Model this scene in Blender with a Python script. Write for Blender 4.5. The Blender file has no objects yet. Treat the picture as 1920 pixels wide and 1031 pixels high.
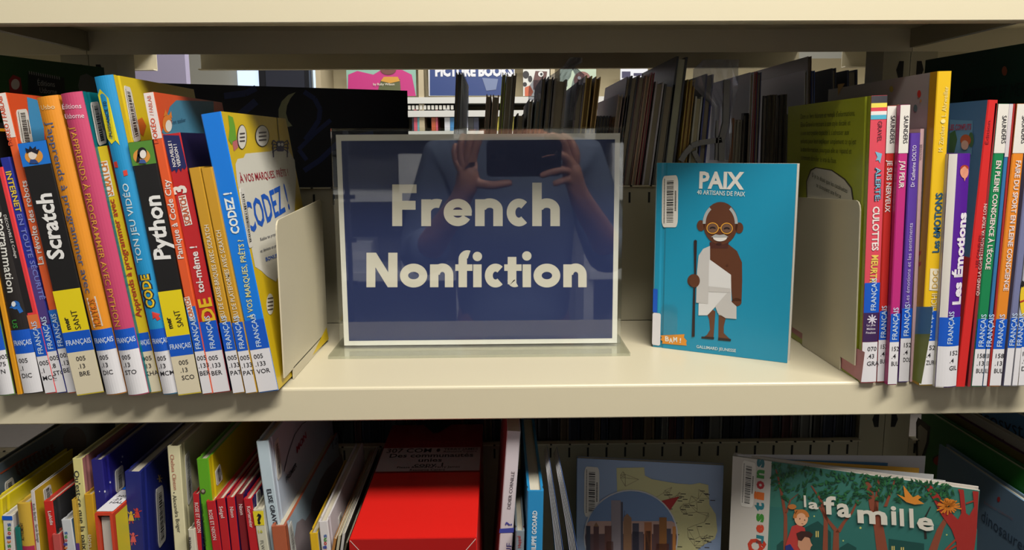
import bpy, math, random
from mathutils import Matrix, Vector
random.seed(7)
SC = bpy.context.scene
COL = SC.collection
PI = math.pi

# ------------------------------------------------------------------ camera, world, lights
PITCH, YAW, ROLL, FPX = .160055, .016948, -.005897, 1509.65
CAM = Vector((-.00723, -.66807, .20414))
ROT = (Matrix.Rotation(-YAW, 3, 'Z') @ Matrix.Rotation(PI/2-PITCH, 3, 'X') @ Matrix.Rotation(ROLL, 3, 'Z'))
cd = bpy.data.cameras.new('camera'); cam = bpy.data.objects.new('camera', cd); COL.objects.link(cam)
cd.sensor_width = 36; cd.lens = 36*FPX/1920; cd.clip_start = .01; cd.clip_end = 60
cam.matrix_world = Matrix.Translation(CAM) @ ROT.to_4x4()
SC.camera = cam
SC.view_settings.view_transform = 'Standard'; SC.view_settings.look = 'None'
SC.view_settings.exposure = 0.0; SC.view_settings.gamma = 1.0; SC.view_settings.use_curve_mapping = False
wd = bpy.data.worlds.new('world'); SC.world = wd; wd.use_nodes = True
wd.node_tree.nodes['Background'].inputs[0].default_value = (.93, .97, 1.0, 1)
wd.node_tree.nodes['Background'].inputs[1].default_value = .09

def area(name, loc, target, sx, sy, watts, col=(1, 1, 1)):
    l = bpy.data.lights.new(name, 'AREA'); l.shape = 'RECTANGLE'; l.size = sx; l.size_y = sy
    l.energy = watts; l.color = col
    o = bpy.data.objects.new(name, l); COL.objects.link(o); o.location = loc
    o.rotation_euler = (Vector(target)-Vector(loc)).to_track_quat('-Z', 'Y').to_euler()
    return o
area('ceiling_light_front', (.42, -.86, 1.45), (0, 0, 0), 1.2, .13, 70, (1, .965, .90))
area('added_light_far', (.3, 2.3, 2.0), (.2, 3.0, .2), 2.6, .9, 120, (1, .98, .95))  # unseen lamp, added to brighten the display shelving across the aisle
area('added_light_behind', (.2, -1.6, 1.5), (.1, -3.2, .35), 2.2, .5, 110, (1, .98, .95))  # added lamp that brightens the white shelving mirrored in the sign
area('added_light_for_hands', (.3, 1.15, 2.0), (.05, -1.0, 0), 1.6, .4, 160, (1, .98, .95))  # added lamp that brightens the hands and cardigan mirrored in the sign

def rayd(px, py):
    return ROT @ Vector(((px-960)/FPX, -(py-515.5)/FPX, -1))
def atY(px, py, Y):
    d = rayd(px, py); return CAM + d*((Y-CAM.y)/d.y)
def atX(px, py, X):
    d = rayd(px, py); return CAM + d*((X-CAM.x)/d.x)
def atZ(px, py, Z):
    d = rayd(px, py); return CAM + d*((Z-CAM.z)/d.z)

# ------------------------------------------------------------------ materials
def lin(c):
    return tuple(((v/255)/12.92 if v/255 <= .04045 else ((v/255+.055)/1.055)**2.4) for v in c[:3]) + (1,)
def dimmed(c):                 # every colour darkened below its real tone to weaken bounced light
    l = lin(c); return (l[0]*.6, l[1]*.6, l[2]*.6, 1)
_M = {}
def mat(c, rough=.42, kind='cover', name=None):
    key = (tuple(c), rough, kind)
    if key in _M: return _M[key]
    m = bpy.data.materials.new(name or kind); m.use_nodes = True
    nt = m.node_tree; b = nt.nodes['Principled BSDF']; N = nt.nodes.new; L = nt.links.new
    b.inputs['Base Color'].default_value = dimmed(c); b.inputs['Roughness'].default_value = rough
    if kind in ('cover', 'paper', 'cloth', 'skin', 'floor', 'enamel'):
        tc = N('ShaderNodeTexCoord'); ns = N('ShaderNodeTexNoise'); L(tc.outputs['Object'], ns.inputs['Vector'])
        ns.inputs['Scale'].default_value = {'cover': 220, 'paper': 400, 'cloth': 160, 'skin': 60, 'floor': 30, 'enamel': 700}[kind]
        mp = N('ShaderNodeMapRange'); L(ns.outputs['Fac'], mp.inputs['Value'])
        a = {'cover': .05, 'paper': .05, 'cloth': .15, 'skin': .05, 'floor': .15, 'enamel': .04}[kind]
        mp.inputs['To Min'].default_value = rough-a; mp.inputs['To Max'].default_value = rough+a
        L(mp.outputs['Result'], b.inputs['Roughness'])
        if kind in ('cloth', 'enamel'):
            bp = N('ShaderNodeBump'); bp.inputs['Strength'].default_value = .08 if kind == 'enamel' else .4
            bp.inputs['Distance'].default_value = .0003 if kind == 'enamel' else .002
            L(ns.outputs['Fac'], bp.inputs['Height']); L(bp.outputs['Normal'], b.inputs['Normal'])
    if kind == 'pages':      # leaves of paper seen edge-on: fine lines across the thickness
        tc = N('ShaderNodeTexCoord'); sp = N('ShaderNodeSeparateXYZ'); L(tc.outputs['Object'], sp.inputs[0])
        mu = N('ShaderNodeMath'); mu.operation = 'MULTIPLY'; mu.inputs[1].default_value = 2600; L(sp.outputs[0], mu.inputs[0])
        w = N('ShaderNodeTexNoise'); w.noise_dimensions = '1D'; L(mu.outputs[0], w.inputs['W']); w.inputs['Scale'].default_value = 1
        mx = N('ShaderNodeMix'); mx.data_type = 'RGBA'; L(w.outputs['Fac'], mx.inputs['Factor'])
        l = dimmed(c); mx.inputs['A'].default_value = tuple(v*.62 for v in l[:3])+(1,); mx.inputs['B'].default_value = l
        L(mx.outputs['Result'], b.inputs['Base Color'])
    if kind == 'metal': b.inputs['Metallic'].default_value = 1
    if kind in ('clear', 'film'):
        tr = N('ShaderNodeBsdfTransparent'); gl = N('ShaderNodeBsdfGlossy'); fr = N('ShaderNodeFresnel'); mi = N('ShaderNodeMixShader')
        tr.inputs[0].default_value = lin(c); gl.inputs['Roughness'].default_value = rough
        ge = N('ShaderNodeNewGeometry'); mr = N('ShaderNodeMapRange'); ior = 1.58 if kind == 'clear' else 1.75   # same reflectance from inside
        mr.inputs['To Min'].default_value = ior; mr.inputs['To Max'].default_value = 1/ior
        L(ge.outputs['Backfacing'], mr.inputs['Value']); L(mr.outputs['Result'], fr.inputs['IOR'])
        L(fr.outputs[0], mi.inputs[0]); L(tr.outputs[0], mi.inputs[1]); L(gl.outputs[0], mi.inputs[2])
        out = mi
        if kind == 'film':          # faintly milky plastic
            df = N('ShaderNodeBsdfDiffuse'); m2 = N('ShaderNodeMixShader'); m2.inputs[0].default_value = .13
            df.inputs[0].default_value = (.75, .76, .8, 1); L(mi.outputs[0], m2.inputs[1]); L(df.outputs[0], m2.inputs[2]); out = m2
        L(out.outputs[0], nt.nodes['Material Output'].inputs[0])
    if kind == 'lamp':
        b.inputs['Emission Color'].default_value = lin(c); b.inputs['Emission Strength'].default_value = 1.1
    _M[key] = m
    return m

# ------------------------------------------------------------------ mesh helpers
def obj(name, vs, fs, mats, parent=None, mi=None, smooth=False):
    me = bpy.data.meshes.new(name); me.from_pydata([tuple(v) for v in vs], [], fs)
    for m in (mats if isinstance(mats, (list, tuple)) else [mats]): me.materials.append(m)
    if mi:
        for p, i in zip(me.polygons, mi): p.material_index = i
    if smooth:
        for p in me.polygons: p.use_smooth = True
    me.update()
    o = bpy.data.objects.new(name, me); COL.objects.link(o)
    if parent is not None: o.parent = parent
    return o
def thing(name, label, cat, M=None, group=None):
    o = bpy.data.objects.new(name, None); COL.objects.link(o); o.empty_display_size = .02
    if M is not None: o.matrix_world = M
    o['label'] = label; o['category'] = cat
    if group: o['group'] = group
    return o
def boxes(bs):
    vs, fs = [], []
    for (x0, x1, y0, y1, z0, z1) in bs:
        k = len(vs)
        vs += [(x, y, z) for z in (z0, z1) for y in (y0, y1) for x in (x0, x1)]
        fs += [[k+a for a in f] for f in ((0, 2, 3, 1), (4, 5, 7, 6), (0, 1, 5, 4), (2, 6, 7, 3), (0, 4, 6, 2), (1, 3, 7, 5))]
    return vs, fs
def box(name, b, m, parent=None):
    vs, fs = boxes([b]); return obj(name, vs, fs, m, parent)
def tag(o, label, cat, group=None):
    o['label'] = label; o['category'] = cat
    if group: o['group'] = group
    return o
def structure(o): o['kind'] = 'structure'; return o
def extrude(poly, a0, a1, plane='xy'):
    n = len(poly)
    f = {'xy': lambda p, a: (p[0], p[1], a), 'xz': lambda p, a: (p[0], a, p[1]), 'yz': lambda p, a: (a, p[0], p[1])}[plane]
    vs = [f(p, a0) for p in poly]+[f(p, a1) for p in poly]
    fs = [list(range(n))[::-1], list(range(n, 2*n))]+[[i, (i+1) % n, n+(i+1) % n, n+i] for i in range(n)]
    return vs, fs
def rrect(x0, y0, x1, y1, r, n=4):
    p = []
    for cx, cy, a in ((x1-r, y1-r, 0), (x0+r, y1-r, 90), (x0+r, y0+r, 180), (x1-r, y0+r, 270)):
        for k in range(n+1):
            t = math.radians(a+90*k/n); p.append((cx+r*math.cos(t), cy+r*math.sin(t)))
    return p
def ell(cx, cy, rx, ry=None, n=20, a0=0, a1=360):
    ry = ry or rx
    return [(cx+rx*math.cos(math.radians(a0+(a1-a0)*k/n)), cy+ry*math.sin(math.radians(a0+(a1-a0)*k/n))) for k in range(n if a1-a0 == 360 else n+1)]
def arc(cx, cy, rx, ry, th, a0, a1, n=16):          # a band between two ellipses
    o = ell(cx, cy, rx, ry, n, a0, a1 if a1-a0 != 360 else a1-.01)
    return o+ell(cx, cy, rx-th, ry-th, n, a0, a1 if a1-a0 != 360 else a1-.01)[::-1]
def bar(a, b, w):
    dx, dy = b[0]-a[0], b[1]-a[1]; l = math.hypot(dx, dy) or 1; nx, ny = -dy/l*w/2, dx/l*w/2
    return [(a[0]+nx, a[1]+ny), (a[0]-nx, a[1]-ny), (b[0]-nx, b[1]-ny), (b[0]+nx, b[1]+ny)]

_T = {}
def glyphs(s, bold):
    k = (s, bold)
    if k not in _T:
        c = bpy.data.curves.new('t', 'FONT'); c.body = s; c.size = 1; c.resolution_u = 2; c.offset = bold
        o = bpy.data.objects.new('t', c); me = o.to_mesh()
        vs = [(v.co.x, v.co.y) for v in me.vertices]; fs = [list(p.vertices) for p in me.polygons]
        o.to_mesh_clear(); bpy.data.objects.remove(o); bpy.data.curves.remove(c)
        _T[k] = (vs, fs)
    return _T[k]
CAPH = max(y for x, y in glyphs('H', 0)[0])

class Surf:
    """a thing with flat faces one can print on; face coordinates are metres"""
    def __init__(s, root, faces):
        s.root, s.faces = root, faces; s.M = root.matrix_world.copy() if root else Matrix(); s.MI = s.M.inverted()
    def uv(s, face, p):                       # where the line of sight through a photo point meets the face
        O, U, V, N = s.faces[face][:4]
        d = s.MI.to_3x3() @ rayd(*p); c = s.MI @ CAM
        q = c + d*((O-c).dot(N)/d.dot(N)) - O
        return Vector((q.dot(U), q.dot(V)))
    def pt(s, face, u, v, n):
        O, U, V, N, bul = s.faces[face][:5]
        if bul:
            t, b = bul; n = n + b*max(0, 1-(2*u/t-1)**2)
        return O+U*u+V*v+N*n
    def put(s, name, face, polys, c, n=.0002, px=False, parent=None, rough=.42, fs=None, th=0):
        vs, ff = [], []
        col = c if not isinstance(c, tuple) else mat(c, rough)
        if fs is not None:
            vs = [s.pt(face, u, v, n) for u, v in polys]; ff = fs
        else:
            for p in polys:
                q = [s.uv(face, a) for a in p] if px else p
                k = len(vs); vs += [s.pt(face, a[0], a[1], n) for a in q]; ff.append(list(range(k, k+len(q))))
                if th:
                    m = len(q); vs += [s.pt(face, a[0], a[1], n-th) for a in q]
                    ff += [[k+i, k+(i+1) % m, k+m+(i+1) % m, k+m+i] for i in range(m)]
        return obj(name, vs, ff, col, parent or s.root)
    def strip(s, name, face, u0, u1, v0, v1, c, n=.0002, parent=None, rough=.4):   # follows a rounded spine
        k = 8 if s.faces[face][4] else 1; vs, ff = [], []
        for i in range(k+1):
            u = u0+(u1-u0)*i/k; vs += [s.pt(face, u, v0, n), s.pt(face, u, v1, n)]
        ff = [[2*i, 2*i+2, 2*i+3, 2*i+1] for i in range(k)]
        return obj(name, vs, ff, mat(c, rough), parent or s.root)
    def text(s, face, st, a, b, h, c, bold=.0, name='lettering', px=True, n=.00045, parent=None, slant=0):
        """st runs along the baseline a-b (photo points), letters h photo pixels tall"""
        if px:
            A, B = s.uv(face, a), s.uv(face, b)
            q = s.M @ s.pt(face, A[0], A[1], 0); h = h*(-(ROT.transposed() @ (q-CAM)).z)/FPX
        else: A, B = Vector(a), Vector(b)
        vs, fs = glyphs(st, bold)
        if not vs: return None
        x0 = min(v[0] for v in vs); x1 = max(v[0] for v in vs); L = (B-A).length; D = (B-A)/L; Up = Vector((-D.y, D.x))
        k = L/(x1-x0); g = h/CAPH
        return s.put(name, face, [tuple(A+D*((x-x0)*k+slant*y*g)+Up*(y*g)) for x, y in vs], c, n, fs=fs, parent=parent)
    def line(s, face, st, u, v, cap, c, bold=.0, name='lettering', ang=0, maxw=None, n=.00045, parent=None, mid=False):
        vs, fs = glyphs(st, bold); g = cap/CAPH; gx = g
        x0 = min(p[0] for p in vs); x1 = max(p[0] for p in vs)
        if maxw and (x1-x0)*g > maxw: gx = maxw/(x1-x0)
        ca, sa = math.cos(ang), math.sin(ang); o = (x0+x1)/2 if mid else x0
        return s.put(name, face, [(u+(x-o)*gx*ca-y*g*sa, v+(x-o)*gx*sa+y*g*ca) for x, y in vs], c, n, fs=fs, parent=parent)
    def logo(s, st, a, b, h, c, back=(236, 230, 220)):      # letters on a pale outline patch
        dx, dy = b[0]-a[0], b[1]-a[1]; l = math.hypot(dx, dy); ux, uy = dy/l, -dx/l; e = h*.16
        A = (a[0]+ux*h/2-dx/l*e, a[1]+uy*h/2-dy/l*e); B = (b[0]+ux*h/2+dx/l*e, b[1]+uy*h/2+dy/l*e)
        p = s.put('logo_patch', 'spine', [bar(A, B, h*1.3)], back, .0003, px=True)
        s.text('spine', st, a, b, h, c, .025, 'logo_lettering', n=.0006, parent=p)
    def barcode(s, face, quad, seed=1, n=.0005):
        """quad: four photo points TL TR BR BL of the sticker, bars stacked along its length"""
        q = [s.uv(face, p) for p in quad]
        P = lambda x, y: tuple((q[0]*(1-x)+q[1]*x)*(1-y)+(q[3]*(1-x)+q[2]*x)*y)
        rd = [(x, y) for x, y in rrect(0, 0, 1, 1, .16)]
        rd = [P(x, y if True else 0) for x, y in [(a, .5+(b-.5)*1) for a, b in rd]]
        st = s.put('barcode_label', face, [rd], (228, 224, 214), n, rough=.35, th=.0003)
        R = random.Random(seed); y = .1; bars = []
        while y < .9:
            w = R.choice((.010, .010, .018, .026)); bars.append([P(.30, y), P(.72, y), P(.72, y+w), P(.30, y+w)]); y += w+R.choice((.012, .018, .024))
        for yy in range(14):
            bars.append([P(.80, .3+yy*.028), P(.90, .3+yy*.028), P(.90, .3+yy*.028+.016), P(.80, .3+yy*.028+.016)])
        for yy in range(30):
            bars.append([P(.12, .06+yy*.029), P(.18, .06+yy*.029), P(.18, .06+yy*.029+.016), P(.12, .06+yy*.029+.016)])
        s.put('barcode', face, bars, (38, 36, 36), n+.0002, parent=st)
        return st

WHITE = (233, 230, 232); CREAMP = (226, 214, 184); BLUEB = (8, 88, 200)

def book(name, label, O, rz, lean, t, h, w, spine=(200, 30, 30), left=None, right=None, soft=False, rnd=0, pages=(222, 212, 188), group=None, rough=.36):
    """O: lower left front corner of the spine; spine faces local -Y, boards run along +Y"""
    M = Matrix.Translation(Vector(O)) @ Matrix.Rotation(rz, 4, 'Z') @ Matrix.Rotation(-lean, 4, 'Y')
    root = thing(name, label, 'book', M, group)
    b = min(.0024, t*.2) if not soft else min(.0008, t*.15)
    bul = rnd*t; c = min(.0008, t*.12)
    lo = [(0, w), (0, .0115), (.0008, .0095), (.0008, .0075), (0, .0055), (0, c)] if (not soft and t > .005) else [(0, w), (0, c)]
    sp = [(t*i/8, -bul*(1-(2*i/8-1)**2)) for i in range(9)] if rnd else [(c, 0), (t-c, 0)]
    ro = [(t-x, y) for x, y in lo[::-1]]
    out = lo+sp+ro; inn = [(t-b, w), (t-b, b), (b, b), (b, w)]
    poly = out+inn; n = len(poly); vs, fs = extrude(poly, 0, h)
    mi = [0, 0]
    for i in range(n):
        mi.append(1 if i < len(lo)-1 else (2 if len(lo)+len(sp) <= i < len(out)-1 else 0))
    L = mat(left or spine, rough); R = mat(right or left or spine, rough)
    obj('cover', vs, fs, [mat(spine, rough), L, R], root, mi)
    g = .0025 if not soft else .0004
    px0, px1 = b+.00005, t-b-.00005
    vs, fs = boxes([(px0, px1, b+.0003, w-g, g, h-g)])
    obj('pages', vs, fs, mat(pages, .8, 'pages'), root)
    X, Y, Z = Vector((1, 0, 0)), Vector((0, 1, 0)), Vector((0, 0, 1))
    s = Surf(root, {'spine': (Vector((0, 0, 0)), X, Z, -Y, (t, bul) if rnd else None),
                    'right': (Vector((t, 0, 0)), Y, Z, X, None),
                    'left': (Vector((0, w, 0)), -Y, Z, -X, None),
                    'top': (Vector((0, 0, h)), X, Y, Z, None),
                    'fore': (Vector((t, w, 0)), -X, Z, Y, None)})
    s.t, s.h, s.w = t, h, w
    return s

def upright(name, label, bl, br, yb, tl, tr, yt, w, zf=0., Y=None, rz=0, **k):
    """a book on a shelf whose spine shows between these photo points"""
    if Y is None: Y = max(-.018, min(.035, atZ(bl, yb, zf).y))
    P0, P1, T0, T1 = atY(bl, yb, Y), atY(br, yb, Y), atY(tl, yt, Y), atY(tr, yt, Y)
    lean = -math.atan2(T0.x-P0.x, T0.z-zf)
    t = ((P1.x-P0.x)+(T1.x-T0.x))/2*math.cos(lean)-.0003
    h = math.hypot(T0.x-P0.x, T0.z-zf)
    z = zf+(t*math.sin(-lean) if lean < 0 else 0)+.0002
    return book(name, label, (P0.x, Y, z), rz, lean, t, h, w, **k)

def call_label(s, lines, yb, yl, cap=.0037, band=True, cream=False, bandtext='FRANÇAIS', vert=True, xm=None, u0=None, y0=None, maxw=None):
    """white call-number label up to photo row yl and the blue language band up to row yb"""
    xc = xm
    v1 = s.uv('spine', (xc, yl))[1]; v2 = s.uv('spine', (xc, yb))[1]
    v0 = .0008 if y0 is None else s.uv('spine', (xc, y0))[1]
    l = s.strip('call_number_label', 'spine', 0, s.t, v0, v1, CREAMP if cream else WHITE, .0004)
    u = s.t*.12 if u0 is None else u0*s.t
    vv = v1-cap*2.1
    for t in lines:
        s.line('spine', t, u, vv, cap, (40, 38, 42), .008, 'call_number', parent=l, n=.0006, maxw=maxw); vv -= cap*1.75
    if band:
        b = s.strip('language_band', 'spine', 0, s.t, v1, v2, BLUEB, .00045)
        c = .0042
        if vert: s.line('spine', bandtext, s.t*.5+c*.5, v1+.002, c, (200, 220, 245), .01, 'band_lettering', ang=PI/2, parent=b, n=.0007)
        else: s.line('spine', bandtext, s.t*.06, v1+(v2-v1)*.36, c, (215, 228, 248), .012, 'band_lettering', parent=b, n=.0007, maxw=s.t*.9)

def facing(name, label, A, B, zf, h, t, **k):
    """a book standing with its front cover to the viewer, from floor point A (spine) to B (fore edge)"""
    a, b = Vector(A[:2]), Vector(B[:2]); d = (b-a); w = d.length; d.normalize()
    X = Vector((d.y, -d.x)); o = a-X*t
    return book(name, label, (o.x, o.y, zf+.0002), math.atan2(-d.x, d.y), 0, t, h, w, **k)

# ------------------------------------------------------------------ the room
ENAMEL = mat((222, 211, 180), .38, 'enamel'); ENDK = mat((184, 176, 148), .42, 'enamel'); HOLE_SHADE = mat((14, 13, 12), .8, 'plain')
ZLOW, ZTOP = -.3308, .3308
structure(box('floor', (-3.2, 3.2, -3.4, 6.2, -1.2, -1.15), mat((112, 104, 96), .7, 'floor')))
wb = structure(box('wall_back', (-3.2, 3.2, 5.6, 5.7, -1.15, 2.6), mat((226, 222, 204), .7, 'floor')))
wf = structure(box('wall_front', (-3.2, 3.2, -3.4, -3.3, -1.15, 2.6), mat((190, 190, 186), .7, 'floor')))

# the double-sided library bookcase
case = thing('library_bookcase', 'cream enamelled metal double-sided library shelving the books stand on', 'bookcase')
def shelf_mesh(x0, x1, y0, y1, z, drop=.030, flip=False):
    r = .0025; a = [(y0+r-r*math.sin(math.radians(q)), z-r+r*math.cos(math.radians(q))) for q in (0, 30, 60, 90)]
    prof = [(y1, z)]+a+[(y0, z-drop+.001), (y0+.001, z-drop), (y0+.014, z-drop), (y0+.014, z-drop+.0015), (y0+.0015, z-drop+.0015), (y0+.0015, z-.004), (y0+.004, z-.0015),
            (y1-.0015, z-.0015), (y1-.0015, z-.026), (y1, z-.026)]
    if flip: prof = [(y0+y1-y, q) for y, q in prof][::-1]
    vs, fs = extrude(prof, x0, x1, 'yz'); return vs, fs
for bay in (-.9145, 0, .9145):
    for z in (ZTOP, 0, ZLOW):
        vs, fs = shelf_mesh(bay-.4568, bay+.4568, 0, .2535, z); obj('shelf', vs, fs, ENAMEL, case)
    for z in (ZTOP+.010, .0, ZLOW):
        vs, fs = shelf_mesh(bay-.4262, bay+.4262, .262, .515, z, flip=True); obj('opposite_shelf', vs, fs, ENAMEL, case)
    box('cross_tie', (bay-.4262, bay+.4262, .2545, .2605, .3065, .3215), ENAMEL, case)
    for z0, z1 in ((.0, .158), (ZLOW, -.148)):
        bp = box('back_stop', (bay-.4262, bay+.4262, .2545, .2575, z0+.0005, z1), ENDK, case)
        fl = box('flange', (bay-.4262, bay+.4262, .2460, .2545, z1-.0012, z1), ENAMEL, bp)
        bs = []
        x = bay-.42
        while x < bay+.42:
            bs += [(x, x+.0022, .2442, .2464, z1-.0010, z1+.0003), (x, x+.0022, .2538, .2546, z1-.020, z1-.008)]
            x += .0225
        x = bay-.42
        while x < bay+.42:
            for q in (.055, .105):
                if z1-q-.02 > z0: bs.append((x, x+.0022, .2538, .2546, z1-q-.02, z1-q))
            x += .09
        vs, fs = boxes(bs); o = obj('painted_slot', vs, fs, HOLE_SHADE, bp); o['kind'] = 'stuff'  # black blocks paint the dark inside of the slots, nothing is cut
    for sx in (-1, 1):
        x = bay+sx*.4553
        for z in (ZTOP, 0, ZLOW):
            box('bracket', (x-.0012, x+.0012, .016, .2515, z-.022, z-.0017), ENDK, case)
for c in (-1.3718, -.45725, .45725, 1.3718):
    for s in (-1, 1):
        a, b = sorted((c+s*.0004, c+s*.0305))
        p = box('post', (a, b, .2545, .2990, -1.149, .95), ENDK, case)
        for zc in (-.235, -.125, .135, .215, .285, .37):
            w = .0055; xo = c+s*.0075; xi = c+s*.0125
            pl = [(xo, zc-.0095), (xi, zc-.0095), (xi+s*.003, zc), (xi, zc+.0095), (xo, zc+.0095)]
            if s < 0: pl = pl[::-1]
            vs, fs = extrude(pl, .2541, .2546, 'xz'); obj('painted_post_slot', vs, fs, HOLE_SHADE, p)  # black plate on the post, painted for the hole's shaded inside
for bay in (-.9145, 0, .9145):
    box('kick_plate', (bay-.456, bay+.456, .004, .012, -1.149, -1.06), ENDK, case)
# ------------------------------------------------------------------ middle shelf, left hand books
def call(s, xm, yl, yb, lines, **k): call_label(s, lines, yb, yl, xm=xm, **k)
YEL = (238, 214, 20)
s = upright('paperback_book', 'leftmost book on the middle shelf, white label ending in 75, cut by the frame', 0, 30, 742, -106, -76, 230, .12, spine=(96, 150, 70), right=(30, 28, 28), rnd=.12, soft=True)
call(s, 12, 655, 600, ['005', '75', 'N'], cap=.0035, u0=.5)
s = upright('paperback_book', 'thin amber spined book between the leftmost book and the black programming book', 32, 42, 740, -66, -56, 240, .12, spine=(232, 158, 30), soft=True)
s = upright('paperback_book', 'black spined book with white lettering programmation and a small blue bird', 46, 84, 739, -58, -20, 250, .12, spine=(38, 32, 30), right=(30, 28, 28), rnd=.1, soft=True)
call(s, 62, 660, 615, ['005', '.1', 'DIC'], vert=False)
s.text('spine', 'programmation', (-6, 398), (17, 548), 15, (228, 226, 218), .012)
s.put('bird', 'spine', [ell(31, 571, 8, 8), bar((36, 574), (42, 585), 7), [(24, 572), (19, 577), (26, 577)]], (30, 105, 190), px=True)
s.put('bird_face', 'spine', [ell(28, 569, 4, 5)], (235, 235, 235), .0004, px=True)
s.text('spine', 'US', (24, 599), (27, 615), 9, (60, 150, 60), .02, n=.0004)
s = upright('paperback_book', 'slim coral edged black book with an orange foot and small white lettering', 86, 107, 739, -16, 6, 316, .12, spine=(236, 62, 66), right=(200, 40, 60), soft=True)
s.strip('spine_panel', 'spine', 0, s.t*.62, .07, s.h-.001, (30, 26, 28), .0002)
s.strip('spine_panel', 'spine', 0, s.t, .045, .068, (228, 120, 60), .0003)
call(s, 96, 665, 612, ['005', '.1', 'MCC'])
s.text('spine', 'DÉCOUVRE LE Codage', (7, 403), (29, 484), 5, (225, 220, 214), .006)
s = upright('paperback_book', 'slim blue and purple book about internet safety with yellow capitals', 108, 127, 738, -1, 18, 297, .13, spine=(38, 48, 150), right=(50, 52, 140), soft=True)
s.strip('spine_panel', 'spine', 0, s.t, .060, .108, (82, 60, 130), .0002)
call(s, 119, 655, 605, ['005', '.8', 'STC'])
s.text('spine', 'INTERNET', (11, 322), (31, 398), 10, (236, 200, 60), .02)
s.text('spine', 'EN TOUTE SÉCURITÉ', (32, 402), (76, 562), 9, (120, 130, 205), .02)
s = upright('picture_book', 'orange book with a white head cap and red publisher lettering, the farther left one', 128, 144, 738, -6, 12, 176, .13, spine=(232, 96, 44), right=(226, 84, 40), soft=True)
s.strip('spine_head', 'spine', 0, s.t, s.h-.035, s.h-.0002, (235, 226, 218), .0002)
s.text('spine', 'DOKÉO / FABLAB', (25, 272), (4, 180), 8, (222, 84, 50), .015)
s.text('spine', 'La révolte des robots', (83, 495), (50, 338), 11, (238, 232, 226), .012)
s.put('cover_art', 'right', [[(50, 182), (78, 190), (84, 270), (60, 276)]], (70, 150, 200), .0002, px=True)
s.barcode('right', [(29, 206), (50, 204), (62, 272), (40, 272)], 2)
s.strip('spine_panel', 'spine', 0, s.t, .055, .072, (30, 110, 200), .0002)
call(s, 137, 650, 600, ['005', '.13', 'BE'])
s = upright('paperback_book', 'thick black spined book with large white title Scratch and a cartoon boy at its head', 145, 199, 742, 33, 87, 270, .16, spine=(24, 22, 22), right=(22, 20, 20), soft=True)
s.strip('spine_foot', 'spine', 0, s.t, 0, .089, YEL, .0002)
p = s.strip('picture_panel', 'spine', 0, s.t, s.h-.0185, s.h-.0002, (24, 118, 214), .0002)
s.put('portrait', 'spine', [ell(64, 293, 17, 14)], (222, 150, 60), .0004, px=True)
s.put('portrait_face', 'spine', [ell(62, 290, 8, 9)], (236, 222, 206), .0006, px=True)
s.put('portrait_hair', 'spine', [[(51, 287), (48, 277), (55, 280), (57, 273), (62, 279), (68, 274), (69, 281), (75, 279), (71, 289), (60, 284)]], (20, 22, 40), .0008, px=True)
s.put('portrait_shirt', 'spine', [[(56, 306), (58, 299), (68, 299), (74, 306)]], (40, 70, 130), .0008, px=True)
s.text('spine', 'Scratch', (121, 485), (96, 362), 29, (240, 238, 234), .03, slant=.05)
s.text('spine', 'mer', (134, 617), (127, 594), 9, (24, 24, 24), .03)
s.text('spine', 'SANT', (153, 616), (143, 580), 11, (24, 24, 24))
call(s, 168, 656, 617, ['005', '.13', 'BRE'], vert=False, cream=True, u0=.28)
s = upright('hardback_book', 'orange book with grey-blue vertical title about learning to program', 201, 240, 741, 69, 111, 184, .17, spine=(236, 150, 36), right=(232, 146, 40), rnd=.16)
s.text('spine', "J'apprends à programmer avec", (88, 228), (163, 549), 14, (92, 104, 140), .004)
s.text('spine', 'Usbo', (80, 206), (106, 204), 8, (236, 214, 170), .0)
s.logo('SCRATCH', (167, 560), (180, 611), 14, (226, 120, 30))
call(s, 218, 652, 612, ['005', '.13', 'DIC'], vert=False)
s = upright('hardback_book', 'deep pink book with yellow-orange vertical capitals, beside the orange one', 242, 277, 742, 114, 160, 177, .17, spine=(206, 72, 112), right=(12, 120, 128), rnd=.16)
s.text('spine', "J'APPRENDS À PROGRAMMER AVEC PYTHON", (132, 238), (218, 612), 12, (240, 170, 70), .006)
s.text('spine', 'Éditions', (118, 205), (155, 203), 9, (240, 214, 220), .004)
s.text('spine', 'Usborne', (123, 223), (160, 221), 9, (240, 214, 220), .004)
s.barcode('right', [(168, 192), (184, 190), (200, 268), (184, 274)], 3)
call(s, 258, 652, 612, ['005', '.13', 'STO'], vert=False)
s = upright('paperback_book', 'yellow book with red upward lettering squeezed between the pink and the light blue books', 279, 306, 738, 174, 200, 277, .15, spine=(226, 196, 30), right=(210, 90, 40), soft=True)
s.logo('SCRATCH', (213, 365), (200, 303), 12, (222, 130, 40))
s.text('spine', 'Apprends à programmer avec', (266, 594), (214, 373), 10, (176, 60, 30), .02)
call(s, 292, 656, 620, ['005', '.13', 'KHA'], vert=False, cream=True)
s = upright('hardback_book', 'tall light blue book with a yellow ribbon and TON JEU VIDÉO up its spine', 307, 333, 740, 177, 222, 145, .17, spine=(34, 150, 206), right=(226, 198, 40), rnd=.14)
s.put('ribbon', 'spine', [[(189, 167), (206, 184), (227, 272), (219, 263), (211, 270), (202, 260), (188, 195), (184, 178)]], (240, 226, 40), .0004, px=True)
s.text('spine', 'PUISSANCE 10', (214, 256), (202, 190), 7, (30, 40, 60), .01, n=.0007)
s.text('spine', 'TON JEU VIDÉO', (270, 491), (242, 343), 11, (214, 232, 240), .008)
s.text('spine', 'CODE', (294, 576), (281, 512), 19, (20, 40, 60), .07)
s.text('spine', 'CODE', (293, 575), (280, 513), 15, (240, 200, 40), .03, n=.0007)
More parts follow.
